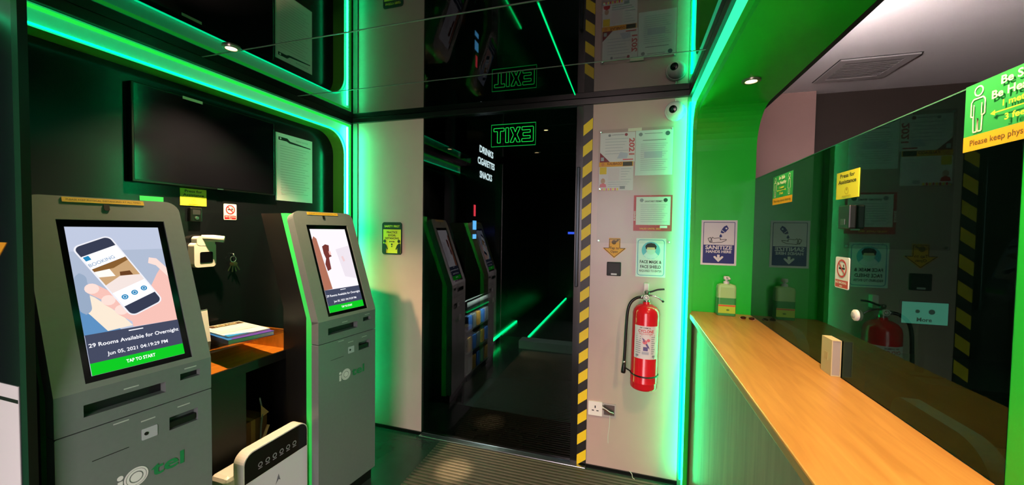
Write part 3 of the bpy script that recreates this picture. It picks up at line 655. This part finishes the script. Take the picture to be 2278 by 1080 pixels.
# mask sign
s = sign('mask_sign', FB(.037, 1.232), .168, .232, mat('pale aqua', '#d6ebe6', .5), 'white face mask and face shield sign above the fire extinguisher', 'sign', r=.004); P = Print(.0022)
P.frame(.010, .010, .158, .222, .0035, M_TEAL, .014); P.disc(.084, .160, .052, mat('sky disc', '#59b8cf', .5), 32)
P.poly([(.042, .130), (.06, .150), (.108, .150), (.126, .130), (.11, .115), (.084, .108), (.058, .115)], mat('shirt', '#cfe6ea', .5)); P.disc(.084, .165, .026, mat('mask skin', '#e0c19a', .6), 22, .03); P.poly([(.056, .168), (.112, .168), (.116, .185), (.105, .20), (.084, .205), (.063, .20), (.052, .185)], M_INK)
P.poly([(.063, .178), (.105, .178), (.107, .168), (.061, .168)], MATS['mask skin']); P.poly([(.060, .165), (.108, .165), (.104, .142), (.084, .133), (.064, .142)], mat('mask aqua', '#bfe3d8', .5))
P.text('FACE MASK &', .084, .090, .025, M_INK, .02, width=.122); P.text('FACE SHIELD', .084, .061, .025, M_INK, .02, width=.116); P.text('REQUIRED TO ENTER', .084, .036, .017, M_INK, .01, width=.125); P.build('print', s)
# document holder and the papers in it
hd = thing('acrylic_holder', 'clear acrylic document holder screwed to the right cream panel', 'holder', FB(-.198, 1.432))
box('sheet', (0, 0, .008), (.430, .690, .0095), M_CLEAR, hd)
for (x, z) in ((.012, .012), (.012, .676), (.418, .676), (.418, .012), (.012, .33)): lathe('screw', [(.006, 0), (.006, .0105), (.004, .0125)], M_STEEL, hd, 12, Matrix.Translation((x, z, 0)))
box('tape', (.172, .672, .0096), (.250, .690, .0102), mat('masking tape', '#d8d4c0', .6), hd)
faint = mat('faint ink', '#aeb3bd', .7)
def lines(P, x0, x1, y0, y1, n, mm=None):
    for k in range(n):
        y = y1-(y1-y0)*k/max(1, n-1); P.rect(x0, y-.0012, x1-(k*29 % 4)*.01, y+.0012, mm or faint)
s = sign('permit', FB(-.188, 1.925, WY-.0025), .204, .178, M_PAPER, 'white landscape permit with red corner and vertical red lettering in the holder', 'paper', th=.0015); P = Print(.0017)
P.disc(.055, .162, .008, M_INKGREY, 14); P.disc(.152, .163, .009, mat('seal red', '#a8505a', .6), 14); P.rect(.068, .162, .14, .165, M_INKGREY); lines(P, .03, .165, .05, .14, 6); P.poly([(.10, .02), (.12, .06), (.165, .05), (.16, .02)], mat('pale blue print', '#c3c9d8', .6))
P.poly([(0, 0), (.06, 0), (.0, .06)], mat('maroon', '#8a2430', .5)); P.rect(.006, .008, .024, .03, faint); P.text('2021', .184, .09, .042, mat('rose red', '#d05a5e', .5), .03, rot=R(-90), width=.10); P.rect(.135, .010, .195, .016, M_RED); P.build('print', s)
s = sign('licence', FB(-.192, 1.752, WY-.0045), .202, .175, M_PAPER, 'licence with orange KALIBAGO header and portrait below the red cornered permit', 'paper', r=.006, th=.0015); P = Print(.0017)
P.rect(0, .145, .20, .174, M_ORANGE); P.disc(.022, .160, .010, mat('header ring', '#d8843a', .5), 14); P.text('KALIBAGO', .092, .162, .022, mat('header ink', '#7a2a10', .5), .02, width=.085); P.rect(.14, .147, .195, .172, mat('olive', '#34381c', .5)); P.rect(.004, .10, .045, .143, M_YEL)
P.disc(.025, .058, .013, mat('portrait', '#c9a48c', .6), 16, .017); P.poly([(.004, .02), (.046, .02), (.042, .038), (.025, .046), (.008, .038)], M_RED); P.rect(.055, .06, .12, .135, mat('pale rose', '#e2d8da', .6)); lines(P, .13, .19, .05, .13, 6); lines(P, .055, .18, .025, .05, 3); P.rect(.125, .008, .155, .026, M_INKGREY)
for k in range(9): P.rect(.004+k*.013, .0, .011+k*.013, .014, M_RED if k % 2 else M_YEL)
P.build('print', s)
s = sign('certificate', FB(.019, 1.840, WY-.0025), .208, .266, mat('paper aqua', '#dde8e6', .6), 'tall pale certificate with two round seals in the holder beside the green light', 'paper', th=.0015); P = Print(.0017)
P.disc(.028, .243, .011, M_INKGREY, 16); P.disc(.178, .243, .013, mat('seal dark', '#4d6470', .6), 16); P.rect(.05, .245, .15, .248, M_INKGREY); P.rect(.04, .205, .17, .209, M_INKGREY); lines(P, .03, .18, .03, .185, 14); P.rect(.05, .1, .15, .14, mat('pale blue print', '#c3c9d8', .6)); P.build('print', s)
s = sign('sanitary_permit', FB(.017, 1.508, WY-.0045), .216, .213, mat('permit red', '#c23a3e', .5), 'red bordered sanitary permit above the face mask sign', 'paper', th=.0015); P = Print(.0017)
P.rect(.014, .036, .205, .203, mat('permit paper', '#dfe6e0', .6)); P.disc(.045, .183, .011, M_INKGREY, 16); P.disc(.178, .183, .012, mat('seal green', '#2c5a4a', .6), 16); P.text('SANITARY PERMIT', .112, .176, .013, M_INK, .02, width=.10); lines(P, .04, .19, .055, .155, 9)
P.text('BUSINESS', .007, .09, .014, M_PAPER, .01, rot=R(90)); P.text('VALID UNTIL 2021', .095, .013, .013, M_ORANGE, .02, width=.12); P.rect(.15, .018, .19, .032, M_PAPER); P.build('print', s)
# dome camera
dc = thing('dome_camera', 'white dome security camera high in the right corner of the back wall', 'camera', FR((.232, WY-.001, 2.205), (1, 0, 0), (0, 0, 1), (0, -1, 0)))
lathe('base', [(.057, 0), (.057, .012), (.053, .02)], M_WHITE, dc, 32); lathe('ball', [(.0515, .0195)]+[(.051*math.cos(R(a)), .020+.051*math.sin(R(a))) for a in range(10, 86, 12)]+[(.002, .071)], M_WHITE, dc, 32)
d = Vector((-.36, -.10, 1)).normalized(); q = d.to_track_quat('Z', 'Y').to_matrix().to_4x4(); q.translation = Vector((0, 0, .020))+d*.0425
e = lathe('eye', [(.0215, 0), (.0215, .009), (.018, .0115)], mat('camera eye', '#0a1410', .08), dc, 24, q); q2 = q.copy(); q2.translation = Vector((0, 0, .020))+d*.0525; lathe('lens', [(.009, 0), (.009, .004), (.006, .005)], mat('lens glass', '#233a33', .05), e, 18, q2)
tube('cable', [(.0, .05, .004), (.002, .063, .004), (.0, .075, .004)], .0025, M_WHITE, dc)
# outlet and wire box
ot = thing('wall_socket', 'white wall socket low beside the striped tape', 'socket', FB(-.226, .345)); fixn(plate('plate', rrect(0, 0, .086, .088, .004), [], 0, .008, M_WHITE, ot))
for (x, z, wd, hh) in ((.043, .055, .007, .016), (.029, .032, .014, .006), (.057, .032, .014, .006)): box('pin_hole', (x-wd/2, z-hh/2, .0078), (x+wd/2, z+hh/2, .0084), M_BLACK, ot)
wbx = thing('open_wire_box', 'open wall box with loose wires beside the white socket', 'wire box', FB(-.138, .345)); fixn(plate('frame', [(0, 0), (.080, 0), (.080, .085), (0, .085)], [[(.008, .012), (.072, .012), (.072, .077), (.008, .077)]], 0, .006, mat('galvanised', '#b4a9a4', .4, metal=.4), wbx)); box('recess', (.008, .012, -.0004), (.072, .077, .0008), mat('box dark', '#5a4e4a', .6), wbx)
for k in range(3): tube('wire', smoothpath([(.0, .07-k*.012, .008), (.02, .065-k*.01, .02), (.045, .055-k*.012, .024), (.066, .038-k*.004, .014), (.06, .02, .006)]), .0028, (M_BLACK, M_WHITE, mat('wire brown', '#5a2f1c', .5))[k], wbx, 6)
tube('loose_wire', smoothpath([(.045, .015, .008), (.043, -.05, .006), (.036, -.12, .005), (.038, -.165, .005)]), .0022, mat('wire white', '#c9c0ba', .5), wbx, 6)
tag(tube('floor_wire', smoothpath([(.03, WY-.004, .03), (.045, WY-.012, .018), (.05, WY-.03, .0075), (.06, WY-.05, .0135)]), .002, MATS['wire white']), 'short white wire end on the floor below the extinguisher', 'wire')
# fire extinguisher
fe = thing('fire_extinguisher', 'red fire extinguisher with black hose hanging on the right cream panel', 'fire extinguisher', Matrix.Translation((.094, 2.325, .597)) @ Matrix.Rotation(R(.8), 4, 'Y'))
RB = .0745
lathe('cylinder', [(.066, 0), (RB-.002, .006), (RB, .014), (RB, .040), (RB+.0012, .043), (RB, .046), (RB, .435), (.070, .455), (.058, .473), (.036, .486), (.022, .490), (.020, .502)], mat('extinguisher red', '#d01a26', .18), fe, 48)
def wrap(P_, r):
    for v in P_.data.vertices:
        a = v.co.x/r; v.co = (r*math.sin(a)*(1+v.co.z/r), -r*math.cos(a)*(1+v.co.z/r), v.co.y)
V = []; Fs = []
for k in range(17):
    a = R(-52+k*6.6)
    for z in (.188, .375): V.append(((RB+.0006)*math.sin(a), -(RB+.0006)*math.cos(a), z))
for k in range(16): Fs.append((2*k, 2*k+2, 2*k+3, 2*k+1))
lbl = mesh('label', V, Fs, mat('label paper', '#dcd6d6', .4), fe, smooth=True)
P = Print(.0009, .0001); P.text('DRY CHEMICAL', -.004, .364, .0115, M_INK, .02, width=.06); P.text('CYCLONE', 0, .345, .0225, M_RED, .03, width=.085); P.text('FIRE EXTINGUISHER', 0, .330, .008, M_RED, .02, width=.075)
P.rect(-.052, .322, -.02, .325, M_RED); P.rect(.02, .322, .052, .325, M_RED)
for k in range(9): P.rect(-.054, .312-k*.0115, -.026, .316-k*.0115, M_INKGREY); P.rect(.030, .312-k*.0115, .052-(k % 3)*.004, .316-k*.0115, M_INKGREY)
P.poly([(-.02, .31), (-.006, .30), (.018, .26), (.022, .245), (.006, .262), (-.012, .29)], mat('violet ink', '#5d5688', .6)); P.disc(-.004, .285, .012, mat('pink ink', '#d9707c', .6), 14); P.disc(.014, .296, .009, MATS['pink ink'], 14); P.rect(-.012, .236, .012, .258, MATS['violet ink']); P.rect(-.018, .215, .018, .230, faint); P.rect(-.05, .194, .05, .198, M_INKGREY); P.rect(-.052, .20, -.036, .212, M_INKGREY); P.rect(.036, .20, .052, .212, M_INKGREY)
o = P.build('lettering', lbl); wrap(o, RB)
lathe('valve', [(.017, .498), (.017, .515), (.012, .52), (.012, .548), (.015, .552), (.015, .562), (.008, .566)], mat('valve brass', '#8f8a80', .3, metal=.9), fe, 20)
tube('lower_lever', smoothpath([(-.004, 0, .538), (.03, -.008, .540), (.062, -.01, .531), (.088, -.01, .512)]), .0045, mat('lever chrome', '#a8a8a2', .25, metal=1.), fe, 8); tube('upper_lever', smoothpath([(-.004, 0, .556), (.022, -.006, .562), (.055, -.01, .576), (.092, -.01, .582)]), .005, mat('lever black', '#161616', .4), fe, 8); tube('lever_tip', [(.082, -.01, .518), (.09, -.01, .508)], .006, MATS['lever black'], fe, 8)
qg = Matrix.Translation((-.004, -.014, .528)) @ Matrix.Rotation(R(90), 4, 'X'); g = lathe('gauge', [(.0165, 0), (.0165, .010), (.014, .012)], mat('gauge white', '#e2e2e2', .3), fe, 24, qg); P = Print(.0123); P.ring(0, 0, .011, .003, mat('gauge green', '#2a8a4a', .5), 20); P.line((0, 0), (.005, .008), .0016, M_RED); o = P.build('dial', g)
for v in o.data.vertices: v.co = qg @ v.co
tube('hose', smoothpath([(-.014, -.002, .528), (-.055, -.012, .522), (-.088, -.02, .492), (-.103, -.022, .44), (-.108, -.022, .34), (-.110, -.022, .22), (-.112, -.022, .14)]), .0085, mat('hose black', '#101010', .35), fe, 12)
tube('hose_collar', [(-.020, -.003, .528), (-.036, -.006, .527)], .0105, M_STEEL, fe, 12); tube('nozzle_collar', [(-.1118, -.022, .150), (-.112, -.022, .136)], .0105, M_STEEL, fe, 12)
tube('nozzle', [(-.112, -.022, .138), (-.1125, -.022, .115), (-.114, -.022, .090), (-.115, -.022, .078)], .012, M_BLACK, fe, 14, radii=[.0095, .012, .0135, .0125])
tube('strap', [(-.1, -.018, .105)]+[((RB+.002)*math.sin(R(a)), -(RB+.002)*math.cos(R(a)), .088-.004*math.cos(R(a))) for a in range(-85, 91, 7)], .0042, M_BLACK, fe, 8)
box('wall_bracket', (-.016, .060, .535), (.012, .094, .60), M_WHITE, fe, .003); box('bracket_arm', (-.006, .0, .552), (.004, .064, .560), M_STEEL, fe); 
# ================================================================== NICHE ITEMS
s = sign('sanitize_sign', FB(.388, 1.320, 2.399), .181, .254, M_PAPER, 'navy and white sanitize hands here sign on the green wall', 'sign'); P = Print(.0022)
P.frame(.012, .012, .169, .242, .003, M_NAVY); P.rect(.012, .012, .169, .115, M_NAVY); P.text('SANITIZE', .0905, .099, .030, M_PAPER, .03, width=.135); P.text('HANDS HERE', .0905, .076, .021, M_PAPER, .03, width=.128)
P.rect(.084, .038, .097, .060, M_PAPER); P.poly([(.066, .044), (.0905, .018), (.115, .044), (.115, .05), (.108, .052), (.0905, .036), (.073, .052), (.066, .05)], M_PAPER)
hand = [(.046, .131), (.062, .126), (.082, .129), (.105, .130), (.126, .141), (.128, .147), (.110, .146), (.096, .143), (.10, .150), (.092, .155), (.066, .151), (.058, .158)]; P.path(hand, .0028, M_INK, True); P.path([(.035, .150), (.045, .128), (.057, .133), (.048, .157)], .0028, M_INK, True)
P.disc(.099, .164, .007, M_NAVY, 16); P.poly([(.093, .167), (.105, .167), (.099, .177)], M_NAVY); P.poly([(.098, .184), (.110, .180), (.122, .186), (.138, .208), (.128, .226), (.114, .218), (.101, .198)], M_NAVY); P.disc(.126, .208, .005, M_PAPER, 10); P.line((.103, .199), (.118, .186), .003, M_PAPER); P.build('print', s)
bt = thing('sanitizer_bottle', 'green gel hand sanitizer pump bottle below the sanitize sign', 'bottle', Matrix.Translation((.512, 2.345, 1.0505)))
def rprism(nm, secs, mm, par):
    V = []; Fs = []; n = None
    for (w_, d_, r_, z) in secs:
        ps = rrect(-w_/2, -d_/2, w_/2, d_/2, r_, 5); n = len(ps); V += [(a, b, z) for a, b in ps]
    for i in range(len(secs)-1):
        for k in range(n): Fs.append((i*n+k, i*n+(k+1) % n, (i+1)*n+(k+1) % n, (i+1)*n+k))
    Fs += [tuple(range(n-1, -1, -1)), tuple((len(secs)-1)*n+k for k in range(n))]
    return fixn(mesh(nm, V, Fs, mm, par))
M_GEL = mat('gel green', '#3f9a52', .12); M_GELT = mat('gel pale', '#a8d48a', .15)
rprism('body', [(.088, .052, .008, 0), (.092, .055, .012, .004), (.092, .055, .012, .098)], M_GEL, bt); rprism('upper_body', [(.092, .055, .012, .098), (.092, .055, .012, .155), (.084, .05, .012, .168), (.05, .04, .015, .174)], M_GELT, bt)
lathe('collar', [(.015, .172), (.015, .186), (.012, .188)], M_WHITE, bt, 20); lathe('pump_stem', [(.006, .186), (.006, .198)], M_WHITE, bt, 12); rprism('pump_head', [(.026, .024, .008, .196), (.03, .026, .009, .204), (.026, .022, .008, .214)], M_WHITE, bt); tube('spout', [(.0, -.01, .207), (.006, -.03, .207), (.008, -.038, .201)], .0055, M_WHITE, bt, 10)
P = Print(0, .0002); P.rect(-.042, .015, .042, .062, mat('lime', '#b6d63a', .4)); P.rect(-.042, .052, .042, .060, mat('coral', '#d9603a', .4)); P.disc(.005, .033, .008, mat('leaf green', '#5c8a22', .5), 14, .005); o = P.build('label', bt)
for v in o.data.vertices: v.co = (v.co.x, -.0281-v.co.z, v.co.y)
gl = thing('sunglasses', 'small dark sunglasses lying on the counter beside the sanitizer', 'sunglasses', Matrix.Translation((.60, 2.27, 1.0505)) @ Matrix.Rotation(R(-15), 4, 'Z'))
for s_ in (-1, 1): lathe('lens', [(.012, .004), (.014, .010), (.010, .014), (.004, .016)], mat('lens brown', '#3a1a12', .12), gl, 16, Matrix.Translation((s_*.019, 0, -.003)))
tube('bridge', [(-.008, 0, .011), (0, 0, .013), (.008, 0, .011)], .0016, M_STEEL, gl, 6)
for s_ in (-1, 1): tube('temple', smoothpath([(s_*.032, .002, .010), (s_*.034, -.02, .006), (s_*.022, -.04, .003)]), .0016, mat('frame pink', '#c99a8a', .4), gl, 6)
bx_ = thing('chime_box', 'beige box standing on the counter against the dark glass', 'box', Matrix.Translation((.621, 1.449, 1.0505)))
M_BEIGE = mat('beige card', '#cdbf94', .6); fixn(plate('shell', [(0, 0), (.026, 0), (.026, .115), (0, .115)], [[(.0025, .0025), (.0235, .0025), (.0235, .1125), (.0025, .1125)]], 0, .066, M_BEIGE, bx_, lambda a, b, c: (a, c, b)))
box('side_panel', (.0026, .0015, .0026), (.0234, .064, .1124), mat('grey panel', '#a39c96', .6), bx_); box('front_sticker', (-.0006, .022, .045), (.0, .045, .07), mat('beige label', '#c2b184', .6), bx_)
# be safe stickers
def besafe(y, z, label):
    wd, ht = .232, .132
    s = sign('distancing_sticker', FRT(y, z, XG-.0015), wd, ht, mat('sticker green', '#2a9c4c', .5), label, 'sticker', th=.0012); P = Print(.0014); pale = mat('pale cream', '#eef0d0', .5)
    P.rect(0, 0, wd, .030, M_ORANGE); P.text('Please keep physical distancing', wd/2, .015, .016, mat('brown ink2', '#5a4410', .6), .01, width=wd*.86)
    for fx, wom in ((.032, False), (wd-.032, True)):
        P.ring(fx, .115, .0105, .0028, pale, 20)
        if wom: P.path([(fx-.008, .101), (fx+.008, .101), (fx+.015, .065), (fx+.007, .060), (fx+.006, .036), (fx-.006, .036), (fx-.007, .060), (fx-.015, .065)], .0028, pale, True)
        else:
            P.path([(fx-.011, .101), (fx+.011, .101), (fx+.0155, .095), (fx+.0155, .068), (fx+.010, .066), (fx+.009, .036), (fx+.001, .036), (fx, .062), (fx-.001, .036), (fx-.009, .036), (fx-.010, .066), (fx-.0155, .068), (fx-.0155, .095)], .0028, pale, True)
            P.path([(fx-.009, .09), (fx-.009, .066)], .002, pale); P.path([(fx+.009, .09), (fx+.009, .066)], .002, pale)
    P.text('Be Safe', wd/2, .117, .021, pale, .02, width=.070); P.text('Be Healthy', wd/2, .095, .021, pale, .02, width=.105); ylw = mat('sticker yellow', '#e6d23a', .5)
    P.text('1 meter', wd/2, .074, .016, ylw, .02, width=.058); P.line((wd/2-.045, .061), (wd/2+.045, .061), .0022, ylw); P.poly([(wd/2-.053, .061), (wd/2-.043, .066), (wd/2-.043, .056)], ylw); P.poly([(wd/2+.053, .061), (wd/2+.043, .056), (wd/2+.043, .066)], ylw); P.text('3 feet', wd/2, .047, .016, ylw, .02, width=.045); P.build('print', s)
besafe(2.115, 1.638, 'far green be safe be healthy sticker on the dark glass by the green wall'); besafe(1.024, 1.672, 'near green be safe be healthy sticker cut by the right picture edge')
press_sign(FRT(1.522, 1.616, XG-.0015), 'yellow press for assistance sign on the dark glass over the counter', .128, .086)
ic = thing('glass_intercom', 'black intercom unit on the dark glass below the yellow sign', 'intercom', FRT(1.498, 1.520, XG-.0015)); box('body', (.035, 0, 0), (.098, .072, .02), M_BLACK, ic, .004); box('back_plate', (.012, .004, 0), (.09, .066, .004), mat('intercom grey', '#222a28', .5), ic); box('button', (.055, .012, .02), (.08, .03, .022), mat('btn dark', '#2a2a2c', .3), ic, .001)
nosmoke(FRT(1.507, 1.330, XG-.0015), .081, .10, 'small red and white no smoking sticker on the dark glass')
bn = thing('call_button', 'round white call button on the dark glass above the beige box', 'button', FRT(1.377, 1.263, XG-.0015)); lathe('base', [(.0165, 0), (.0165, .006), (.014, .008)], M_WHITE, bn, 24); lathe('cap', [(.009, .007), (.009, .011), (.007, .012)], mat('button grey', '#9aa0a0', .4), bn, 18)
# ================================================================== OFFICE ITEMS
vt = thing('ceiling_vent', 'white square ceiling air vent in the office behind the counter', 'vent', Matrix.Translation((1.235, 2.92, 2.5995)))
fixn(plate('frame', [(0, 0), (.40, 0), (.40, .38), (0, .38)], [[(.05, .05), (.35, .05), (.35, .33), (.05, .33)]], -.010, 0, mat('vent white', '#b9b4b2', .6), vt)); box('gap_line', (-.006, -.006, -.002), (.406, .386, -.0002), M_INK, vt)
for k in range(9): box('slat', (.05, .055+k*.031, -.008), (.35, .072+k*.031, -.003), mat('vent slat', '#8e8987', .6), vt)
def chair(x, y, rz, label):
    t = thing('office_chair', label, 'chair', Matrix.Translation((x, y, 0)) @ Matrix.Rotation(R(rz), 4, 'Z'), 'office chairs behind the glass')
    m_ = mat('chair fabric', '#8a8e96', .8, noise=.1, nscale=60)
    ps = []
    o = fixn(plate('backrest', rrect(-.20, .55, .20, .955, .10, 8), [], .0, .05, m_, t, lambda a, b, c: (a, .22+c+.0*b-(a*a)*.6, b))); box('seat', (-.23, -.22, .43), (.23, .21, .50), m_, t, .03)
    tube('back_post', smoothpath([(0, .1, .42), (0, .27, .43), (0, .30, .52), (0, .275, .70)]), .018, M_BLACK, t, 10); tube('gas_lift', [(0, 0, .08), (0, 0, .43)], .025, M_BLACK, t, 12)
    for k in range(5):
        a = R(72*k+18); lg = tube('base_leg', [(0, 0, .10), (.26*math.cos(a), .26*math.sin(a), .065)], .018, M_BLACK, t, 8); tube('caster', [(.26*math.cos(a)-.02*math.sin(a), .26*math.sin(a)+.02*math.cos(a), .028), (.26*math.cos(a)+.02*math.sin(a), .26*math.sin(a)-.02*math.cos(a), .028)], .028, M_BLACK, lg, 12)
chair(1.15, 1.49, 90, 'grey office chair behind the glass near the entrance end'); chair(1.15, 2.66, 90, 'grey office chair behind the glass near the green wall')
ds = thing('office_desk', 'dark office desk behind the tinted glass', 'desk', Matrix.Translation((1.46, 2.45, 0))); box('top', (0, 0, .72), (.9, .6, .75), mat('desk dark', '#2e2a28', .4), ds, .003)
for x in (.02, .84): box('side', (x, .03, 0), (x+.03, .57, .72), MATS['desk dark'], ds)
mo = thing('monitor', 'pale lit monitor on the office desk behind the tinted glass', 'monitor', Matrix.Translation((1.52, 2.60, .7505))); box('screen_casing', (-.105, .0, .272), (.105, .012, .402), M_BLACK, mo, .003); P = Print(); P.rect(-.098, .278, .098, .395, emat('monitor glow', '#a9c8d0', 1.1)); P.text('More', .0, .30, .03, emat('monitor ink', '#3a5058', .8), .02); P.disc(-.03, .345, .01, MATS['monitor ink'], 12); P.disc(.03, .345, .014, MATS['monitor ink'], 12); o = P.build('screen_image', mo)
for v in o.data.vertices: v.co = (v.co.x, -v.co.z, v.co.y)
box('stand', (-.015, .012, .01), (.015, .026, .34), M_BLACK, mo); box('foot', (-.08, -.04, 0), (.08, .06, .01), M_BLACK, mo, .002)
# ================================================================== CORRIDOR ITEMS
vm = thing('vending_machine', 'dark vending machine with lit word signs seen through the black door', 'vending machine', FR((-1.30, 2.95, 0), (0, 1, 0), (0, 0, 1), (1, 0, 0)))
box('cabinet', (0, .02, -.33), (.72, 2.4, -.02), mat('machine black', '#0a0c0c', .25), vm); box('window_frame', (.0, .20, -.02), (.56, .24, 0), M_BLACK, vm); box('window_frame', (.0, .84, -.02), (.56, .88, 0), M_BLACK, vm)
P = Print(-.018); wl_ = emat('sign white', '#eaf0ff', 6.)
for k, tt in enumerate(('DRINKS', 'CIGARETTES', 'SNACKS')): P.text(tt, (.46, .46, .45)[k], (2.235, 2.125, 2.005)[k], .085, wl_, .03, width=(.36, .44, .32)[k])
P.rect(.16, 1.62, .2, 1.72, emat('sign red', '#d03040', 9)); P.rect(.14, 1.50, .22, 1.58, emat('sign blue', '#5aa0e0', 9)); P.rect(.14, 1.42, .22, 1.46, emat('sign blue', '#5aa0e0', 9)); P.build('lit_words', vm)
for r_, zz in enumerate((.25, .43, .62)):
    sh = box('shelf', (.02, zz, -.018), (.54, zz+.008, -.001), M_STEEL, vm)
    if r_ == 2: box('light_bar', (.02, zz+.17, -.016), (.54, zz+.178, -.006), M_LED_THIN, vm)
    for k in range(5):
        fixn(plate('snack_pack', rrect(.04+k*.1, zz+.012, .115+k*.1, zz+.135, .012, 3), [], -.018, -.004, (mat('pack silver', '#c8ccd0', .25, metal=.8), mat('pack amber', '#b8823a', .3), mat('pack blue', '#3a6ab8', .3))[(k+r_) % 3], vm))
ld = bpy.data.lights.new('machine_light', 'AREA'); ld.shape = 'RECTANGLE'; ld.size = .5; ld.size_y = .03; ld.energy = 7; ld.color = (.9, 1, .95); lo = link(bpy.data.objects.new('machine_light', ld), vm); lo.location = (.28, .86, .05); lo.rotation_euler = (R(-60), 0, 0)
downlight((-.9, 4.1, 2.596), 'dim white light added in the corridor ceiling to brighten the corridor', 60, (.8, 1, .9), 140, 'added corridor light')  # added lamp, lifts the white step and vending machine out of the dark
tag(box('status_light', (-.78, 5.0, 1.46), (-.70, 5.02, 1.49), emat('blue glow', '#4060ff', 6.)), 'tiny blue status light far down the corridor behind the black door', 'lamp')
# ================================================================== ENTRANCE LEAF at the left picture edge
d2 = struct(box('door_2', (-2.0, .553, .005), (-1.462, .565, 2.275), mat('dark leaf', '#14151c', .16), None, .002)); box('edge_rail', (-1.482, .550, .005), (-1.455, .567, 2.275), M_TRIMBLK, d2)
AO2 = [(.043, .196), (.128, .196), (.128, .085), (.172, .085), (.086, 0), (0, .085), (.043, .085)]
sign('arrow_sticker', FB(-1.705, 1.364, .5525), 0, 0, M_ORANGE, 'orange arrow sticker on the dark door leaf at the left picture edge', 'sticker', outline=AO2, th=.001)
s = sign('poster', FB(-1.868, .60, .5525), .37, .477, M_PAPER, 'white poster with red circle on the dark door leaf at the left edge', 'poster', th=.001); P = Print(.0012); P.rect(0, .432, .37, .442, M_INK); P.disc(.205, .35, .072, M_RED, 32); P.disc(.205, .35, .052, M_PAPER, 32); P.rect(.01, .02, .268, .235, M_NAVY); P.build('print', s)
